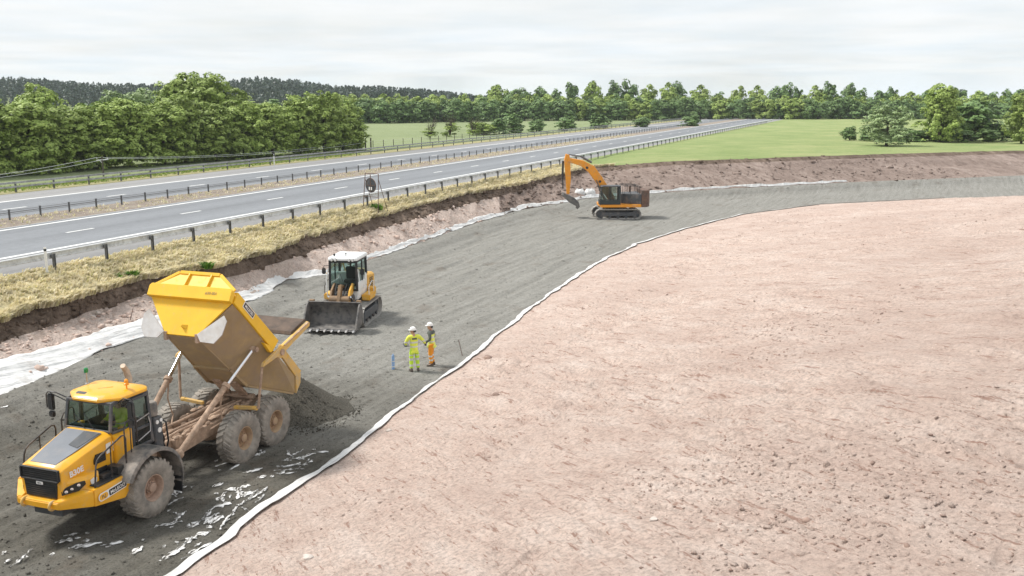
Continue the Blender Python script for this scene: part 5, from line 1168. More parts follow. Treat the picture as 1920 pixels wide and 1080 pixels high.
        mb.loft([[(x, s * 1.38, z) for x, z in q], [(x, s * 1.47, z) for x, z in q]]); mb.build('rear_rail', MAT['yellow_dusty'], body, bevel=.01)
        if s > 0:
            xd = (-.697, 0, -.717); yd = (-.717, 0, .697)
            mb = MB(); plate(mb, (-4.37, 1.503, 4.64), xd, yd, .66, .20, .008, .02); k_ = mb.build('name_sticker', MAT['sticker_w'], rl)
            mb = MB(); plate(mb, (-4.37, 1.512, 4.64), xd, yd, .61, .155, .004, .01); mb.build('black_panel', MAT['sticker_k'], k_)
            lettering('lettering', 'McLEOD', (-4.37 + .03, 1.518, 4.64 - .031), xd, yd, .085, MAT['sticker_w'], k_, .02, align='CENTER', squeeze=1.1)
        # tailgate arm
        mb = MB(); q = [(-4.76, 2.80), (-4.80, 2.90), (-5.80, 3.20), (-7.34, 3.66), (-7.44, 3.60), (-7.42, 3.49), (-6.02, 3.02), (-5.80, 2.84), (-5.68, 2.84), (-5.5, 2.92)]
        mb.loft([[(x, s * 1.535, z) for x, z in q], [(x, s * 1.64, z) for x, z in q]]); ta = mb.build('tailgate_arm', MAT['yellow_dusty'], body, bevel=.01)
        mb = MB(); mb.lathe([(0, .10), (.05, .10), (.05, .001)], (-5.76, s * 1.64, 3.02), (0, s, 0), 16, cap=False); mb.bar((-5.9, s * 1.655, 3.21), (-7.30, s * 1.655, 3.63), .05, .03); mb.build('pin', MAT['mud'], ta)
        # rubber flap hung from the headboard corner
        fl = [(.58, .07), (1.32, .70), (1.46, .54), (1.42, .12), (1.22, -.15), (.76, -.14)]
        mb = MB(); mb.loft([[HB(s * y, w, .085) for y, w in fl], [HB(s * y, w, .115) for y, w in fl]]); mb.build('rubber_flap', MAT['flap'], body)
        mb = MB(); mb.box(HB(s * .55, -.02, .0), (.12, .10, .26)); mb.build('flap_bracket', MAT['mud'], body)
    # tailgate plate swung up between the arms
    mb = MB(); q = [(-7.40, 3.66), (-7.30, 3.74), (-6.52, 3.50), (-6.46, 3.40), (-6.56, 3.36)]
    mb.loft([[(x, -1.53, z) for x, z in q], [(x, 1.53, z) for x, z in q]]); mb.build('tailgate', M('dark_worn_tailgate', (.09, .065, .05), .8, .25, 2, dust=(.17, .12, .09), dust_amt=.4), body, bevel=.01)
    return T
TRUCK = make_truck()

# ------------------------------------------------------------------ tracks
def track(parent, yc, L_, H, wd, shoe_mat, frame_mat, nshoe=38, lift=.22):
    """crawler track on side yc: loop of shoes, frame, rollers, sprocket and idler"""
    r = H / 2; xa, xb = -L_ / 2 + r, L_ / 2 - r
    per = 2 * (xb - xa) + 2 * PI * r
    def at(s):
        s %= per; a = xb - xa
        if s < a: return (xa + s, 0.), 0.
        s -= a
        if s < PI * r: q = s / r; return (xb + r * math.sin(q), r - r * math.cos(q)), q
        s -= PI * r
        if s < a: return (xb - s, 2 * r), PI
        s -= a; q = s / r; return (xa - r * math.sin(q), r + r * math.cos(q)), PI + q
    mb = MB()
    for k in range(nshoe):
        (x, z), a = at(per * k / nshoe); c, s = math.cos(a), math.sin(a); R = Matrix(((c, 0, -s), (0, 1, 0), (s, 0, c)))
        o = Vector((x, yc, z)); up = R @ Vector((0, 0, 1))
        mb.box(o + up * .03, (per / nshoe * .9, wd, .04), R); mb.box(o - up * .005 - R @ Vector((per / nshoe * .3, 0, 0)), (.035, wd, .05), R); mb.box(o + up * .085, (per / nshoe * .96, wd * .35, .07), R)
    t = mb.build('track', shoe_mat, parent)
    s = 1 if yc > 0 else -1
    mb = MB(); mb.loft([[(xa - .05, yc - .1, .30), (xb + .05, yc - .1, .30), (xb - .1, yc - .1, H - .28), (xa + .25, yc - .1, H - .28)], [(xa - .05, yc + s * .17, .30), (xb + .05, yc + s * .17, .30), (xb - .1, yc + s * .17, H - .30), (xa + .25, yc + s * .17, H - .30)]]); mb.build('track_frame', frame_mat, t, bevel=.02)
    for x, rr in ((xa, r - .12), (xb, r - .14)):
        mb = MB(); mb.lathe([(-.09, rr * .3), (-.09, rr), (.09, rr), (.10, rr * .75), (.06, rr * .7), (.06, rr * .3), (.14, rr * .28), (.14, .001)], (x, yc, r), (0, s, 0), 22, cap=False); mb.build('track_wheel', frame_mat, t, smooth=35)
    mb = MB()
    for k in range(5): x = xa + .12 + (xb - xa - .24) * k / 4; mb.lathe([(-.14, .001), (-.14, .12), (.14, .12), (.15, .07), (.15, .001)], (x, yc, .20), (0, s, 0), 14, cap=False)
    mb.build('roller', frame_mat, t, smooth=35)
    return t
MAT['loader_yellow'] = M('loader_yellow_paint', (.76, .40, .03), .5, .08, 3, dust=(.45, .34, .2), dust_amt=.35, dscale=3)
MAT['loader_brown'] = M('rubbed_linkage_steel', (.30, .19, .10), .6, .25, 5, metal=.2, dust=(.20, .15, .11), dust_amt=.4)
MAT['loader_white'] = M('white_cab_paint', (.78, .79, .78), .4, .04, 3, dust=(.55, .52, .48), dust_amt=.2)
MAT['shoes'] = M('dusty_track_steel', (.36, .35, .33), .7, .2, 4, metal=.3, dust=(.44, .42, .385), dust_amt=.5, dscale=3)
def make_loader():
    T = thing('track_loader', 'white and yellow crawler loader with a wide steel bucket, facing the truck', 'track loader', (-8.08, 46.45, 0), math.radians(262.8))
    for y in (.98, -.98): track(T, y, 3.5, .98, .50, MAT['shoes'], MAT['darkgrey'])
    YL, WH, BN = MAT['loader_yellow'], MAT['loader_white'], MAT['loader_brown']
    mb = MB(); mb.bx(-1.9, 1.15, -.66, .66, .45, 1.18); mb.bx(.9, 1.2, -.6, .6, .7, 1.5); mb.build('hull', MAT['darkgrey'], T, bevel=.03)
    # engine housing at the rear
    mb = MB(); mb.loft([[(-.95, -.72, 1.2), (-.95, .72, 1.2), (-.95, .72, 2.1), (-.95, .60, 2.2), (-.95, -.60, 2.2), (-.95, -.72, 2.1)], [(-2.25, -.70, 1.0), (-2.25, .70, 1.0), (-2.3, .70, 1.95), (-2.3, .58, 2.05), (-2.3, -.58, 2.05), (-2.3, -.70, 1.95)]]); en = mb.build('engine_hood', YL, T, bevel=.02)
    mb = MB()
    for s in (1, -1):
        for q in range(6): mb.bx(-1.9, -1.3, s * .715, s * .735, 1.4 + q * .09, 1.44 + q * .09)
    mb.build('louvre', MAT['black'], en)
    mb = MB(); mb.tube([(-1.5, -.3, 2.2), (-1.5, -.3, 2.6), (-1.6, -.3, 2.72)], .05, 10); mb.build('exhaust_pipe', MAT['rust'], en, smooth=50)
    for s in (1, -1):
        mb = MB(); mb.bx(-.75, .28, s * .74, s * 1.17, 1.06, 1.36); mb.bx(-1.35, -.76, s * .74, s * 1.05, 1.06, 1.50); mb.build('fender_box', YL, T, bevel=.04, seg=2)
        mb = MB(); mb.tube([(.25, s * 1.12, 1.36), (.25, s * 1.12, 1.75), (-.3, s * 1.12, 1.95), (-.6, s * 1.12, 1.9), (-.6, s * 1.12, 1.36)], .018, 6); mb.build('handrail', MAT['rail'] if s < 0 else WH, T, smooth=50)
    # cab
    mb = MB(); mb.bx(-.95, .74, -.70, .70, 1.19, 1.62); mb.bx(-.95, -.60, -.70, .70, 1.622, 2.3)
    for s in (1, -1): mb.bx(-.6, .74, s * .62, s * .70, 1.622, 2.0)
    cb = mb.build('cab_body', WH, T, bevel=.03, seg=2)
    mb = MB()
    for s in (1, -1):
        mb.bar((.76, s * .68, 1.62), (.70, s * .66, 3.10), .10, .10, up=(0, 1, 0)); mb.bar((-.90, s * .68, 2.2), (-.88, s * .66, 3.10), .14, .10, up=(0, 1, 0)); mb.bar((-.15, s * .69, 2.0), (-.15, s * .67, 3.10), .06, .06, up=(0, 1, 0)); mb.bar((.72, s * .67, 3.06), (-.9, s * .67, 3.06), .08, .09)
    mb.bar((.73, -.66, 3.05), (.73, .66, 3.05), .08, .12); mb.bar((.78, -.66, 1.68), (.78, .66, 1.68), .08, .10); mb.build('pillar', MAT['black'], T, bevel=.012)
    def pane(name, pts):
        m_ = MB(); m_.add(pts, [tuple(range(len(pts)))]); return m_.build(name, MAT['glass'], T)
    pane('windscreen', [(.79, -.62, 1.73), (.79, .62, 1.73), (.73, .61, 3.0), (.73, -.61, 3.0)])
    for s in (1, -1):
        pane('side_window', [(.70, s * .66, 2.02), (-.10, s * .68, 2.02), (-.10, s * .66, 3.0), (.66, s * .65, 3.0)]); pane('side_window', [(-.2, s * .68, 2.02), (-.82, s * .68, 2.25), (-.82, s * .66, 3.0), (-.2, s * .66, 3.0)])
    pane('rear_window', [(-.9, -.6, 2.32), (-.9, .6, 2.32), (-.88, .6, 3.0), (-.88, -.6, 3.0)])
    rp = [(.84, .62), (.74, .74), (-1.02, .74), (-1.08, .68), (-1.08, -.68), (-1.02, -.74), (.74, -.74), (.84, -.62)]
    mb = MB(); mb.loft([[(x, y, 3.11) for x, y in rp], [(x, y, 3.20) for x, y in rp], [(x * .94 - .01, y * .93, 3.27) for x, y in rp]]); rf_ = mb.build('roof', WH, T, bevel=.015, seg=2)
    mb = MB(); mb.lathe([(0, .03), (.03, .03), (.04, .06), (.10, .055), (.12, .02)], (.45, -.5, 3.27), (0, 0, 1), 12); mb.lathe([(0, .02), (.10, .02), (.11, .045), (.15, .03)], (.35, .05, 3.27), (0, 0, 1), 12); mb.build('beacon', MAT['black'], rf_, smooth=40)
    for y in (-.52, -.34, .34, .52):
        mb = MB(); mb.lathe([(0, .04), (.06, .075), (.10, .075), (.105, .001)], (.76, y, 3.15), (1, 0, -.1), 14); lt = mb.build('work_lamp', MAT['black'], rf_, smooth=40)
        mb = MB(); mb.lathe([(.106, .065), (.118, .05), (.12, .001)], (.76, y, 3.15), (1, 0, -.1), 14, cap=False); mb.build('lens', MAT['sticker_w'], lt)
    for s in (1, -1):
        mb = MB(); mb.tube([(.72, s * .70, 2.85), (.78, s * .92, 2.85), (.78, s * .95, 2.70)], .014, 6); mi_ = mb.build('mirror_arm', MAT['rail'], T); mb = MB(); mb.box((.76, s * .95, 2.58), (.07, .20, .30)); mb.build('mirror', MAT['black'], mi_, bevel=.03, seg=2)
        mb = MB(); mb.tube([(.80, s * .80, 1.3), (.82, s * .82, 2.2), (.74, s * .74, 2.7)], .025, 7); mb.build('grab_rail', WH, T, smooth=50)
    mb = MB(); mb.bx(-.1, -.6, -.25, .25, 1.622, 2.0); mb.bx(-.52, -.62, -.25, .25, 2.001, 2.6); mb.build('operator_seat', MAT['seat'], T, bevel=.03)
    mb = MB(); mb.tube([(.80, .1, 1.75), (.745, -.15, 2.45)], .014, 5); mb.build('wiper', MAT['black'], T)
    mb = MB(); mb.bx(.70, .42, -.3, .3, 1.64, 1.86); mb.ball((.52, 0, 1.90), (.14, .26, .07), 12); mb.build('dashboard', MAT['cabin'], T, smooth=40)
    # lift arms and Z-bar linkage
    for s in (1, -1):
        mb = MB(); q = [(.55, 1.95), (.75, 2.02), (1.25, 1.75), (1.76, 1.05), (1.91, .66), (1.84, .54), (1.68, .70), (1.15, 1.35), (.62, 1.70)]
        mb.loft([[(x, s * .40, z) for x, z in q], [(x, s * .50, z) for x, z in q]]); mb.build('lift_arm', YL if s > 0 else BN, T, bevel=.02)
        mb = MB(); mb.tube([(.75, s * .58, .95), (1.15, s * .56, 1.28)], .065, 12); mb.build('lift_ram', BN, T, smooth=40); mb = MB(); mb.tube([(1.15, s * .56, 1.28), (1.42, s * .54, 1.46)], .04, 12); mb.build('ram_rod', MAT['chrome'], T, smooth=40)
        mb = MB(); mb.tube([(.6, s * .26, 1.9), (1.0, s * .25, 2.0), (1.3, s * .22, 1.72), (1.5, s * .16, 1.35)], .025, 6); mb.tube([(.6, s * .34, 1.8), (.95, s * .33, 1.88), (1.2, s * .31, 1.6)], .022, 6); mb.build('hose', MAT['black'], T, smooth=50)
    mb = MB(); mb.tube([(1.42, -.50, 1.32), (1.42, .50, 1.32)], .19, 16); mb.build('cross_tube', BN, T, bevel=.02, smooth=40)
    mb = MB(); q = [(1.15, 1.98), (1.32, 2.02), (1.62, 1.40), (1.80, .95), (1.68, .86), (1.42, 1.25), (1.22, 1.60)]
    mb.loft([[(x, -.09, z) for x, z in q], [(x, .09, z) for x, z in q]]); mb.build('tilt_lever', BN, T, bevel=.025, seg=2)
    mb = MB(); mb.tube([(.62, 0, 1.78), (1.2, 0, 1.95)], .075, 12); mb.build('tilt_ram', BN, T, smooth=40)
    mb = MB(); mb.bar((1.66, 0, .92), (1.91, 0, 1.0), .12, .10); mb.build('tilt_link', BN, T, bevel=.01)
    # bucket
    inn = [(3.18, .27), (2.45, .31), (2.20, .40), (2.04, .58), (1.99, .80), (2.04, 1.02), (2.16, 1.20), (2.30, 1.34)]
    out = [(2.24, 1.37), (2.10, 1.24), (1.98, 1.05), (1.93, .80), (1.98, .54), (2.16, .34), (2.42, .245), (3.18, .245)]
    hw = 1.27; mb = MB(); mb.loft([[(x, -hw, z) for x, z in inn + out], [(x, hw, z) for x, z in inn + out]]); bk = mb.build('bucket', MAT['bucketsteel'], T, smooth=30)
    for s in (1, -1):
        mb = MB(); q = inn + [(2.46, 1.34), (2.62, 1.22), (3.10, .50), (3.22, .29)]
        mb.loft([[(x, s * (hw - .045), z) for x, z in q], [(x, s * (hw + .03), z) for x, z in q]]); mb.build('side_plate', MAT['bucketsteel'], bk, bevel=.006)
        mb = MB(); mb.bx(2.02, 2.22, s * 1.02, s * 1.25, 1.32, 1.46); mb.build('top_bracket', BN, bk, bevel=.02)
    mb = MB(); mb.bx(2.80, 3.26, -hw, hw, .215, .243); mb.build('cutting_edge', MAT['steel'], bk, bevel=.004)
    mb = MB(); mb.bx(2.22, 2.34, -hw, hw, 1.372, 1.40); mb.build('top_lip', MAT['bucketsteel'], bk)
    for k in range(8):
        y = -1.20 + 2.4 * k / 7; mb = MB()
        mb.loft([[(3.10, y - .055, .19), (3.10, y + .055, .19), (3.10, y + .055, .29), (3.10, y - .055, .29)], [(3.30, y - .055, .19), (3.30, y + .055, .19), (3.30, y + .055, .285), (3.30, y - .055, .285)], [(3.44, y - .04, .20), (3.44, y + .04, .20), (3.44, y + .04, .225), (3.44, y - .04, .225)]]); mb.build('tooth', MAT['steel'], bk, bevel=.006)
    return T
make_loader()
# ------------------------------------------------------------------ excavator up the bed
MAT['exc_orange'] = M('excavator_orange_paint', (.78, .30, .015), .42, .06, 3, dust=(.5, .34, .2), dust_amt=.2)
def make_excavator():
    T = thing('excavator', 'orange tracked excavator with its stick hanging down, working up the gravel bed', 'excavator', (9.55, 88, 0), math.radians(183))
    OR = MAT['exc_orange']
    for y in (1.2, -1.2): track(T, y, 4.2, .95, .6, MAT['shoes'], MAT['darkgrey'], 36)
    mb = MB(); mb.bx(-1.1, 1.1, -.95, .95, .45, .85); mb.lathe([(0, .62), (.22, .62)], (0, 0, .86), (0, 0, 1), 24); mb.build('undercarriage', MAT['darkgrey'], T, bevel=.02)
    mb = MB(); mb.bx(-2.1, 1.6, -1.35, 1.35, 1.09, 1.35); mb.build('house_deck', OR, T, bevel=.02)
    mb = MB(); mb.loft([[(-.4, -1.33, 1.352), (-.4, .35, 1.352), (-.4, .35, 2.25), (-.4, -1.33, 2.25)], [(-2.1, -1.33, 1.352), (-2.1, 1.33, 1.352), (-2.1, 1.33, 2.3), (-2.1, -1.33, 2.3)]]); eh = mb.build('engine_hood', MAT['darkgrey'], T, bevel=.03)
    mb = MB(); mb.tube([(-1.4, -.9, 2.25), (-1.4, -.9, 2.75), (-1.5, -.9, 2.85)], .07, 10); mb.build('exhaust_pipe', MAT['rust'], eh, smooth=50)
    mb = MB(); cw = [(-2.12, -1.36), (-2.7, -1.2), (-2.95, -.7), (-2.95, .7), (-2.7, 1.2), (-2.12, 1.36)]; mb.loft([[(x, y, 1.1) for x, y in cw], [(x, y, 2.62) for x, y in cw]]); mb.build('counterweight', MAT['rust'], T, bevel=.04)
    # cab on the left
    mb = MB(); mb.bx(-.2, 1.7, .40, 1.38, 1.352, 1.75); mb.bx(-.2, .0, .40, 1.38, 1.752, 2.9)
    for x, y in ((1.62, .45), (1.62, 1.33), (.7, 1.33), (.7, .45)): mb.bar((x, y, 1.752), (x - (.12 if x > 1 else 0), y, 2.95), .09, .09, up=(0, 1, 0))
    cb = mb.build('cab', MAT['cabin'], T, bevel=.015)
    mb = MB(); mb.loft([[(-.25, .36, 2.952), (1.6, .36, 2.952), (1.6, 1.42, 2.952), (-.25, 1.42, 2.952)], [(-.2, .40, 3.06), (1.5, .40, 3.06), (1.5, 1.38, 3.06), (-.2, 1.38, 3.06)]]); mb.build('cab_roof', MAT['darkgrey'], cb, bevel=.03)
    for pts in ([(1.66, .48, 1.76), (1.66, 1.3, 1.76), (1.54, 1.3, 2.94), (1.54, .48, 2.94)], [(.05, 1.375, 1.76), (1.6, 1.375, 1.76), (1.5, 1.375, 2.94), (.05, 1.375, 2.94)], [(.05, .41, 1.76), (1.6, .41, 1.76), (1.5, .41, 2.94), (.05, .41, 2.94)]):
        m_ = MB(); m_.add(pts, [(0, 1, 2, 3)]); m_.build('cab_window', MAT['glass'], cb)
    mb = MB()
    for y in (1.32, .45, -.5, -1.3): mb.tube([(-.5, y, 2.25), (-.5, y, 3.0), (-1.5, y, 3.0), (-1.9, y, 2.95), (-1.9, y, 2.3)], .025, 6); mb.tube([(-1.1, y, 2.3), (-1.1, y, 3.0)], .02, 6)
    for x in (-.5, -1.9): mb.tube([(x, 1.32, 3.0), (x, -1.3, 3.0)], .022, 6)
    mb.build('guard_rail', MAT['black'], T, smooth=50)
    # boom, stick, bucket and rams
    bo = [(.1, 1.55), (.55, 1.45), (1.75, 3.05), (2.55, 4.15), (3.3, 4.75), (4.55, 5.15), (4.62, 5.42), (4.45, 5.5), (3.1, 5.25), (2.1, 4.75), (1.35, 3.75), (.2, 2.0)]
    mb = MB(); mb.loft([[(x, -.30, z) for x, z in bo], [(x, .22, z) for x, z in bo]]); bm_ = mb.build('boom', OR, T, bevel=.03)
    mb = MB()
    for x, z in ((1.55, 3.35), (2.75, 4.6)): mb.lathe([(-.32, .12), (.28, .12)], (x, -.04, z), (0, 1, 0), 14)
    mb.build('pin', MAT['black'], bm_)
    mb = MB(); skp = [(4.35, 5.75), (4.68, 5.85), (4.82, 5.3), (4.66, 3.6), (4.56, 2.2), (4.32, 2.2), (4.20, 3.6), (4.28, 5.1)]
    mb.loft([[(x, -.22, z) for x, z in skp], [(x, .18, z) for x, z in skp]]); sk = mb.build('stick', OR, T, bevel=.03)
    mb = MB(); mb.tube([(2.3, -.04, 5.05), (3.3, -.04, 5.62)], .10, 12); mb.tube([(3.3, -.04, 5.62), (4.45, -.04, 5.78)], .06, 10); mb.build('stick_ram', MAT['galv_dark'], bm_, smooth=40)
    for s in (-.42, .34):
        mb = MB(); mb.tube([(.95, s, 1.5), (1.5, s, 2.6)], .09, 12); mb.tube([(1.5, s, 2.6), (1.9, s, 3.5)], .05, 10); mb.build('boom_ram', MAT['galv_dark'], bm_, smooth=40)
    mb = MB(); mb.tube([(4.92, -.02, 5.2), (4.95, -.02, 3.7)], .10, 12); mb.tube([(4.95, -.02, 3.7), (4.90, -.02, 2.7)], .055, 10); mb.build('bucket_ram', MAT['black'], sk, smooth=40)
    mb = MB(); q = [(4.9, 2.35), (4.35, 2.1), (3.9, 1.9), (3.5, 1.5), (3.4, 1.1), (3.6, .85), (3.66, .9), (3.55, 1.15), (3.7, 1.5), (4.1, 1.75), (4.7, 1.85), (4.95, 2.1)]
    mb.loft([[(x, -.55, z) for x, z in q], [(x, .55, z) for x, z in q]])
    for y in (-.55, .55): mb.loft([[(x, y - .02, z) for x, z in [(4.9, 2.3), (4.3, 2.08), (3.5, 1.45), (3.45, 1.0), (4.4, 1.5), (4.95, 2.05)]], [(x, y + .02, z) for x, z in [(4.9, 2.3), (4.3, 2.08), (3.5, 1.45), (3.45, 1.0), (4.4, 1.5), (4.95, 2.05)]]])
    mb.build('bucket', MAT['bucketsteel'], T, bevel=.01)
make_excavator()
for k, (x, y, lab) in enumerate([(7.0, 99.2, 'full white bulk bag beside the excavator, left of a pair'), (8.1, 99.6, 'full white bulk bag nearer the excavator cab, right of a pair')]):
    t = thing('bulk_bag', lab, 'bulk bag', (x, y, .62), .3 * k, 'white bulk bags by the excavator')
    mb = MB(); rg = []
    for z, s in ((0, .40), (.12, .50), (.4, .54), (.7, .50), (.86, .40), (.95, .18)): rg.append([(s * math.copysign(abs(math.cos(a)) ** .6, math.cos(a)), s * math.copysign(abs(math.sin(a)) ** .6, math.sin(a)), z + .03 * math.sin(a * 3 + k)) for a in np.linspace(0, 2 * PI, 20, endpoint=False)])
    mb.loft(rg); mb.build('sack', FABRIC, t, smooth=50)
    for sx, sy in ((1, 1), (-1, 1), (-1, -1), (1, -1)):
        mb = MB(); mb.tube([(sx * .36, sy * .36, .85), (sx * .30, sy * .30, 1.02), (sx * .18, sy * .22, .98), (sx * .2, sy * .2, .88)], .025, 5); mb.build('lifting_loop', FABRIC, t, smooth=50)

# ------------------------------------------------------------------ people: one skinned body each, clothing as children
def skin_mesh(chains, root, sub=2):
    """chains: list of lists of (point, radius); points that coincide are welded. Returns an evaluated mesh"""
    vs, rs, es, idx = [], [], [], {}
    for ch in chains:
        prev = None
        for p, r in ch:
            k = tuple(round(c, 4) for c in p)
            if k not in idx: idx[k] = len(vs); vs.append(p); rs.append(r)
            i = idx[k]
            if prev is not None and prev != i: es.append((prev, i))
            prev = i
    me = bpy.data.meshes.new('sk'); me.from_pydata(vs, es, []); o = bpy.data.objects.new('sk', me); COL.objects.link(o)
    o.modifiers.new('s', 'SKIN'); sv = me.skin_vertices[0].data
    for i, r in enumerate(rs):
        sv[i].radius = r if isinstance(r, tuple) else (r, r); sv[i].use_root = False
    sv[idx[tuple(round(c, 4) for c in root)]].use_root = True
    m = o.modifiers.new('d', 'SUBSURF'); m.levels = sub; m.render_levels = sub
    dg = bpy.context.evaluated_depsgraph_get(); dg.update()
    out = bpy.data.meshes.new_from_object(o.evaluated_get(dg)); bpy.data.objects.remove(o); bpy.data.meshes.remove(me)
    out.polygons.foreach_set('use_smooth', [True] * len(out.polygons)); return out
def hivis(name, base, bands, axis='Z', patch=None, band_col=(.62, .62, .58)):
    """fluorescent cloth with reflective tape at given heights (object space)"""
    m, nt, N, L, b = _nodes(name)
    c = ramp(nt, noise(nt, 6, 5), [(.3, tuple(x * .8 for x in base)), (.7, base)])
    tc = N.new('ShaderNodeTexCoord'); sp = N.new('ShaderNodeSeparateXYZ'); L.new(tc.outputs['Object'], sp.inputs[0])
    for (z0, z1) in bands:
        a = N.new('ShaderNodeMath'); a.operation = 'GREATER_THAN'; a.inputs[1].default_value = z0; d = N.new('ShaderNodeMath'); d.operation = 'LESS_THAN'; d.inputs[1].default_value = z1; e = N.new('ShaderNodeMath'); e.operation = 'MULTIPLY'
        L.new(sp.outputs[axis], a.inputs[0]); L.new(sp.outputs[axis], d.inputs[0]); L.new(a.outputs[0], e.inputs[0]); L.new(d.outputs[0], e.inputs[1]); c = mix(nt, e.outputs[0], c, band_col)
    L.new(c, b.inputs['Base Color']); b.inputs['Roughness'].default_value = .75; bump(nt, noise(nt, 9, 4), .5, .02, b); return m
def head_parts(root, body_parent, neck, yaw, helmet=True, mask=True, hair=(.06, .04, .03), pitch=0.):
    pass
def fingers(w, d, side, curl, s=1.):
    """five finger chains from wrist point w, hand direction d"""
    d = Vector(d).normalized(); lat = d.cross(Vector((0, 0, 1)));
    if lat.length < .2: lat = Vector((0, 1, 0))
    lat.normalize(); nrm = lat.cross(d).normalized() * (1 if side > 0 else -1); w = Vector(w); ch = []
    palm = w + d * .055
    ch.append([(tuple(w), .030), (tuple(palm), (.040, .022))])
    for k, (o, l) in enumerate(((-.030, .068), (-.010, .078), (.011, .072), (.030, .056))):
        b = palm + d * .035 + lat * o; m1 = b + d * l * .45 + nrm * curl * .012; e = m1 + d * l * .4 + nrm * curl * .030
        ch.append([(tuple(palm), (.040, .022)), (tuple(b), .0095), (tuple(m1), .0088), (tuple(e), .0075)])
    tb = w + d * .03 + lat * -.034; ch.append([(tuple(palm), (.040, .022)), (tuple(tb), .0125), (tuple(tb + d * .035 - lat * .014 + nrm * .006), .010), (tuple(tb + d * .06 - lat * .008 + nrm * .014), .008)])
    return ch
def make_person(loc, rz, label, J, jacket, trousers, glove=True, mask=True, helmet=True, group=None, sleeves=None, vest=None, boots=True, badge=True, head_yaw=0., legs=True):
    """J: joints in local metres, x forward, y left"""
    P = thing('person', label, 'person', loc, rz, group)
    V = lambda k: tuple(J[k])
    pel, waist, chest, nk, hd = V('pelvis'), V('waist'), V('chest'), V('neck'), V('head')
    B3 = (.118, .088); ch = [[(pel, B3), (waist, (.110, .080)), (chest, (.135, .088)), (nk, .056), (hd, .075)]]
    for s in 'LR':
        ch.append([(chest, (.135, .088)), (V('sh' + s), .052), (V('el' + s), .040), (V('wr' + s), .030)])
        if legs: ch.append([(pel, B3), (V('hip' + s), .072), (V('kn' + s), .052), (V('an' + s), .040), (V('toe' + s), .035)])
    for s in 'LR': ch += fingers(J['wr' + s], Vector(J['wr' + s]) - Vector(J['el' + s]), 1 if s == 'L' else -1, 1.)
    body = obj('body', skin_mesh(ch, pel), P); body.data.materials.append(MAT['skin'])
    # head with face, one continuous mould closed on the neck
    h = Vector(hd); R = Matrix.Rotation(head_yaw, 3, 'Z')
    mb = MB(); rg = []
    for z, rx, ry, ox in ((-.135, .05, .05, .0), (-.115, .075, .062, .012), (-.08, .092, .070, .012), (-.03, .096, .075, .008), (.03, .098, .077, .0), (.08, .088, .070, -.006), (.115, .055, .045, -.008), (.125, .01, .01, -.008)):
        ring = []
        for k in range(20):
            a = 2 * PI * k / 20; x = ox + rx * math.cos(a); y = ry * math.sin(a); f = max(0, math.cos(a))
            if -.06 < z < .0 and f > .93: x += .022
            if z == .03 and .75 < f < .95: x -= .010
            ring.append(h + R @ Vector((x, y, z)))
        rg.append(ring)
    mb.loft(rg)
    for s in (1, -1): q = h + R @ Vector((-.005, s * .078, -.015)); mb.ball(q, (.018, .010, .03), 8)
    mb.build('head', MAT['skin'], body, smooth=70)
    mb = MB()
    for s in (1, -1): mb.ball(h + R @ Vector((.088, s * .032, .012)), (.010, .014, .009), 8)
    mb.build('eye', MAT['black'], body)
    if helmet:
        mb = MB(); rg = []
        for z, r in ((.035, 1.), (.06, 1.0), (.10, .93), (.135, .76), (.158, .45), (.165, .05)): rg.append([h + R @ Vector((-.004 + .128 * r * math.cos(a), .104 * r * math.sin(a), z)) for a in np.linspace(0, 2 * PI, 24, endpoint=False)])
        mb.loft(rg)
        br = [h + R @ Vector((-.004 + (.128 + .055 * max(0, math.cos(a)) ** 1.5 + .012) * math.cos(a), .118 * math.sin(a), .034 - .012 * max(0, math.cos(a)))) for a in np.linspace(0, 2 * PI, 24, endpoint=False)]
        mb.loft([br, [p + Vector((0, 0, .012)) for p in br]])
        for y in (-.03, 0, .03): mb.tube([h + R @ Vector((.085, y, .128)), h + R @ Vector((0, y, .172)), h + R @ Vector((-.09, y, .128))], .009, 6)
        mb.build('helmet', MAT['helmet'], P, smooth=50)
        mb = MB(); mb.tube([h + R @ Vector((.10 * math.cos(a) + .004, .086 * math.sin(a), -.02)) for a in np.linspace(2.2, 4.1, 8)], .045, 6); mb.build('hair', MAT['black'], P, smooth=60)
    else:
        mb = MB(); rg = []
        for z, r in ((-.05, .55), (.0, 1.), (.05, 1.0), (.09, .90), (.12, .62), (.135, .1)): rg.append([h + R @ Vector((-.022 + .100 * r * math.cos(a), .084 * r * math.sin(a), z + .02 * math.cos(a))) for a in np.linspace(0, 2 * PI, 20, endpoint=False)])
        mb.loft(rg); mb.build('hair', MAT['black'], P, smooth=60)
    if mask:
        mb = MB(); rg = []
        for x, r in ((.086, 1.), (.108, .85), (.128, .5), (.136, .05)): rg.append([h + R @ Vector((x, .056 * r * math.cos(a), -.062 + .052 * r * math.sin(a))) for a in np.linspace(0, 2 * PI, 16, endpoint=False)])
        mb.loft(rg); mb.build('mask', MAT['mask'], P, smooth=60)
    # jacket
    jw = [[(tuple(Vector(pel) + Vector((0, 0, -.11))), (.176, .142)), (pel, (.180, .140)), (waist, (.165, .126)), (chest, (.190, .138)), (tuple(Vector(nk) - Vector((0, 0, .02))), .075)]]
    for s in 'LR':
        e, w = Vector(J['el' + s]), Vector(J['wr' + s]); end = e + (w - e) * (.93 if sleeves is None else sleeves)
        jw.append([(chest, (.190, .138)), (tuple(Vector(chest).lerp(Vector(V('sh' + s)), .6) + Vector((0, 0, .03))), .112), (V('sh' + s), .098), (tuple(Vector(V('sh' + s)).lerp(e, .5)), .080), (tuple(e), .068), (tuple(end), .052)])
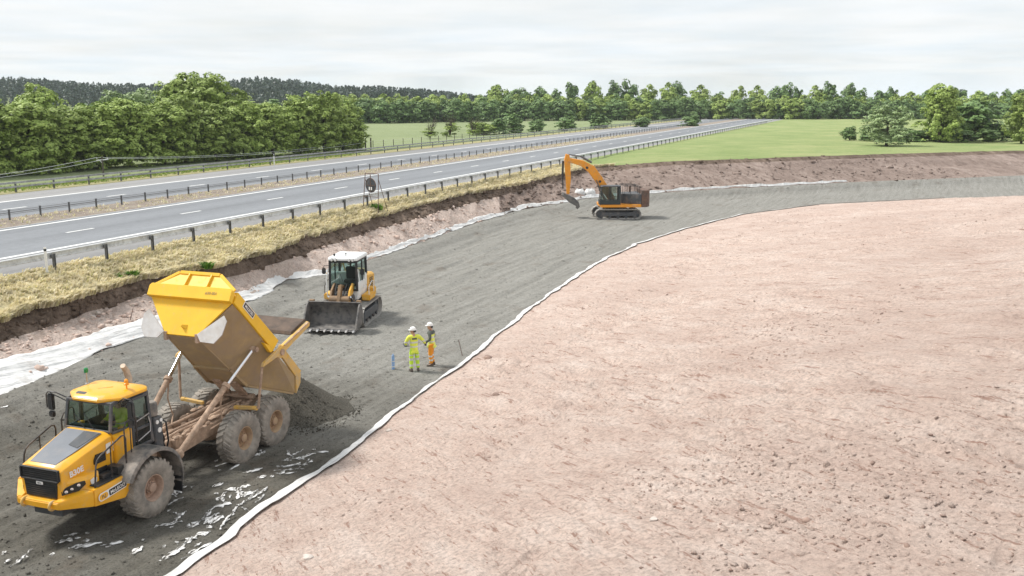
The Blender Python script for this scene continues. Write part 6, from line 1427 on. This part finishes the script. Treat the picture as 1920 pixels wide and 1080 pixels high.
    if vest:      # separate dark sleeves under a vest
        sm = [[(chest, (.165, .115))] + [(V('sh' + s), .078), (V('el' + s), .062), (tuple(Vector(J['el' + s]) + (Vector(J['wr' + s]) - Vector(J['el' + s])) * .95), .046)] for s in 'LR']
        o = obj('pullover', skin_mesh(sm, chest), P); o.data.materials.append(vest)
        jw = [jw[0][:-1] + [(tuple(Vector(nk) - Vector((0, 0, .05))), .085)]]
        jw = [jw[0]] + [[(chest, (.190, .138)), (tuple(Vector(chest).lerp(Vector(V('sh' + s)), .8) + Vector((0, 0, .03))), .112)] for s in 'LR']
    o = obj('jacket', skin_mesh(jw, pel), P); o.data.materials.append(jacket)
    if legs:
        tw = [[(tuple(Vector(pel) + Vector((0, 0, .06))), (.160, .126)), (pel, (.166, .130))]]
        for s in 'LR':
            k, a = Vector(J['kn' + s]), Vector(J['an' + s]); tw.append([(pel, (.158, .124)), (V('hip' + s), .118), (tuple(k), .088), (tuple(k.lerp(a, .5)), .082), (tuple(a + Vector((0, 0, .02))), .080)])
        o = obj('trousers', skin_mesh(tw, pel), P); o.data.materials.append(trousers)
        for s in 'LR':
            a, t = Vector(J['an' + s]), Vector(J['toe' + s]); f = (t - a); f.z = 0; f.normalize(); l = Vector((-f.y, f.x, 0)); z0 = t.z - .045; mb = MB(); rg = []
            for u, wd, hh in ((-.085, .030, .07), (-.06, .045, .13), (.0, .048, .14), (.05, .050, .10), (.13, .056, .075), (.185, .048, .06), (.21, .022, .04)):
                c = Vector((a.x, a.y, z0)) + f * u; rg.append([c - l * wd, c + l * wd, c + l * wd * .9 + Vector((0, 0, hh * .7)), c + l * wd * .5 + Vector((0, 0, hh)), c - l * wd * .5 + Vector((0, 0, hh)), c - l * wd * .9 + Vector((0, 0, hh * .7))])
            mb.loft(rg); mb.build('boot', MAT['boot'], P, bevel=.008, smooth=50)
    if glove:
        for s in 'LR':
            e, w = Vector(J['el' + s]), Vector(J['wr' + s]); d = (w - e).normalized()
            g = fingers(w, d, 1 if s == 'L' else -1, 1.); g = [[(p, tuple(q * 1.22 for q in r) if isinstance(r, tuple) else r * 1.25) for p, r in c] for c in g]
            g.append([(tuple(w), .0375), (tuple(w - d * .05), .042)])
            o = obj('glove', skin_mesh(g, tuple(w)), P); o.data.materials.append(MAT['glove'])
    return P
STAND = dict(pelvis=(0, 0, .95), waist=(.01, 0, 1.12), chest=(.02, 0, 1.34), neck=(.02, 0, 1.52), head=(.05, 0, 1.655),
    hipL=(0, .10, .88), hipR=(0, -.10, .88), knL=(.03, .115, .50), knR=(.02, -.13, .50), anL=(-.02, .125, .095), anR=(-.01, -.155, .095), toeL=(.12, .14, .05), toeR=(.13, -.18, .05),
    shL=(.02, .19, 1.43), shR=(.02, -.19, 1.43), elL=(-.02, .31, 1.17), elR=(-.03, -.34, 1.20), wrL=(.16, .24, 1.00), wrR=(.12, -.26, 1.05))
HV_J = hivis('yellow_hivis_jacket', (.80, .86, .10), [(1.005, 1.06), (1.17, 1.24)])
HV_T = hivis('lime_hivis_trousers', (.60, .86, .06), [(.22, .30), (.46, .55), (.66, .70)])
HV_V = hivis('yellow_hivis_vest', (.78, .84, .16), [(1.02, 1.07), (1.20, 1.26)])
HV_O = hivis('orange_hivis_trousers', (.88, .33, .02), [(.24, .31), (.40, .47)])
GREYP = M('grey_pullover', (.09, .10, .09), .9, .2, 8)
# worker 1: back to the camera, looking left, right arm out to his colleague
J1 = dict(STAND); J1.update(head=(.05, .02, 1.66), elL=(.06, .33, 1.18), wrL=(.28, .25, 1.03), elR=(.02, -.40, 1.22), wrR=(.20, -.52, 1.05))
p1 = make_person((-3.92, 37.2, .04), math.radians(112), 'worker in full yellow hi-vis suit and white helmet, back turned, beside the orange trousered worker', J1, HV_J, HV_T, head_yaw=math.radians(55), group=None)
mb = MB(); plate(mb, (-.102, 0, 1.36), (0, -1, 0), (0, 0, 1), .20, .07, .006, .01); mb.build('back_print', MAT['darkgrey'], p1)
J2 = dict(STAND); J2.update(head=(.06, .03, 1.665), elL=(-.02, .30, 1.17), wrL=(.20, .17, 1.02), elR=(-.03, -.30, 1.17), wrR=(.18, -.14, 1.00), knR=(.05, -.11, .50))
p2 = make_person((-3.28, 38.0, .04), math.radians(168), 'worker in yellow vest over grey sleeves, orange trousers and white helmet', J2, HV_V, HV_O, vest=GREYP, head_yaw=math.radians(8))
# clipboard held by worker 1
t = thing('clipboard', 'dark clipboard held in the left hand of the yellow suited worker', 'clipboard', (-4.02, 37.2, .04), math.radians(112)); t.location = (-3.92, 37.2, .04)
mb = MB(); mb.box((.42, .20, 1.00), (.30, .22, .012), Matrix.Rotation(-.25, 3, 'Y')); mb.build('board', MAT['darkgrey'], t); mb = MB(); mb.box((.52, .20, 1.035), (.03, .10, .02), Matrix.Rotation(-.25, 3, 'Y')); mb.build('clip', MAT['steel'], t)
# driver seated in the cab
c_, s_ = math.cos(TR_H), math.sin(TR_H)
def TW(x, y, z): return (TR_O[0] + x * c_ - y * s_, TR_O[1] + x * s_ + y * c_, TR_O[2] + z)
JD = dict(pelvis=(0, 0, .10), waist=(-.02, 0, .27), chest=(.0, 0, .50), neck=(.03, 0, .68), head=(.07, 0, .81), hipL=(.05, .11, .08), hipR=(.05, -.11, .08), knL=(.42, .14, .10), knR=(.42, -.14, .10), anL=(.50, .14, -.28), anR=(.50, -.14, -.28), toeL=(.62, .14, -.32), toeR=(.62, -.14, -.32),
    shL=(.02, .19, .59), shR=(.02, -.19, .59), elL=(.20, .27, .38), elR=(.18, -.27, .36), wrL=(.42, .17, .40), wrR=(.42, -.17, .40))
HV_D = hivis('driver_hivis_jacket', (.72, .86, .08), [(.22, .28)])
make_person(TW(-.30, .20, 2.10), TR_H, 'driver in yellow hi-vis jacket seated behind the truck windscreen', JD, HV_D, HV_T, mask=False, glove=False, helmet=False)

# ------------------------------------------------------------------ camera, sky, sun
cam = bpy.data.cameras.new('camera'); co = bpy.data.objects.new('camera', cam); COL.objects.link(co); SC.camera = co
co.location = (0, 0, CAMZ); cam.sensor_width = 36; cam.lens = 1800 / 1920 * 36; cam.clip_start = .5; cam.clip_end = 9000
co.rotation_euler = (PI / 2 - math.atan((540 - 184) / 1800), 0, 0)
SUN_EL, SUN_AZ = math.radians(54), math.radians(283)      # azimuth measured from +Y clockwise: from behind and left
w = bpy.data.worlds.new('World'); SC.world = w; w.use_nodes = True; nt = w.node_tree; N, L = nt.nodes, nt.links
bg = N['Background']; sky = N.new('ShaderNodeTexSky'); sky.sky_type = 'NISHITA'; sky.sun_disc = False; sky.sun_elevation = SUN_EL; sky.sun_rotation = SUN_AZ; sky.air_density = 1.2; sky.dust_density = 2.5
tc = N.new('ShaderNodeTexCoord'); sp = N.new('ShaderNodeSeparateXYZ'); L.new(tc.outputs['Generated'], sp.inputs[0])
mx = N.new('ShaderNodeMath'); mx.operation = 'MAXIMUM'; mx.inputs[1].default_value = .02; L.new(sp.outputs['Z'], mx.inputs[0])
ad = N.new('ShaderNodeMath'); ad.operation = 'ADD'; ad.inputs[1].default_value = .05; L.new(mx.outputs[0], ad.inputs[0])
dv = N.new('ShaderNodeVectorMath'); dv.operation = 'DIVIDE'; cb = N.new('ShaderNodeCombineXYZ')
for k in range(3): L.new(ad.outputs[0], cb.inputs[k])
L.new(tc.outputs['Generated'], dv.inputs[0]); L.new(cb.outputs[0], dv.inputs[1])
n1 = N.new('ShaderNodeTexNoise'); n1.inputs['Scale'].default_value = .55; n1.inputs['Detail'].default_value = 7; n1.inputs['Roughness'].default_value = .55; L.new(dv.outputs[0], n1.inputs['Vector'])
cov = ramp(nt, n1.outputs['Fac'], [(.30, .78), (.60, 1.)])
n2 = N.new('ShaderNodeTexNoise'); n2.inputs['Scale'].default_value = .9; n2.inputs['Detail'].default_value = 6; L.new(dv.outputs[0], n2.inputs['Vector'])
cl = ramp(nt, n2.outputs['Fac'], [(.3, (7.15, 7.7, 8.15)), (.62, (8.1, 8.25, 8.35))])
out = mix(nt, cov, sky.outputs[0], cl); L.new(out, bg.inputs['Color']); bg.inputs['Strength'].default_value = .0735
sd = bpy.data.lights.new('sun', 'SUN'); sd.energy = 2.5; sd.angle = math.radians(11); sd.color = (1, .96, .90); so = bpy.data.objects.new('sun', sd); COL.objects.link(so)
so.rotation_euler = (PI / 2 - SUN_EL, 0, PI - SUN_AZ)
SC.view_settings.view_transform = 'Standard'; SC.view_settings.look = 'None'; SC.view_settings.exposure = .72; SC.view_settings.gamma = 1
SC.cycles.max_bounces = 6; SC.cycles.transparent_max_bounces = 10

# ------------------------------------------------------------------ the slightly hazy air
mb = MB(); mb.bx(-6000, 6000, -4000, 6500, -1.5, 60); hz = MB.build(mb, 'haze', bpy.data.materials.new('haze_air')); hz['kind'] = 'stuff'; hz.display_type = 'BOUNDS'
hm = hz.data.materials[0]; hm.use_nodes = True; nt = hm.node_tree; nt.nodes.clear(); om = nt.nodes.new('ShaderNodeOutputMaterial'); pv = nt.nodes.new('ShaderNodeVolumePrincipled')
pv.inputs['Color'].default_value = (.82, .88, .95, 1); pv.inputs['Density'].default_value = .00013; pv.inputs['Anisotropy'].default_value = .2; nt.links.new(pv.outputs[0], om.inputs['Volume'])
SC.cycles.volume_bounces = 1
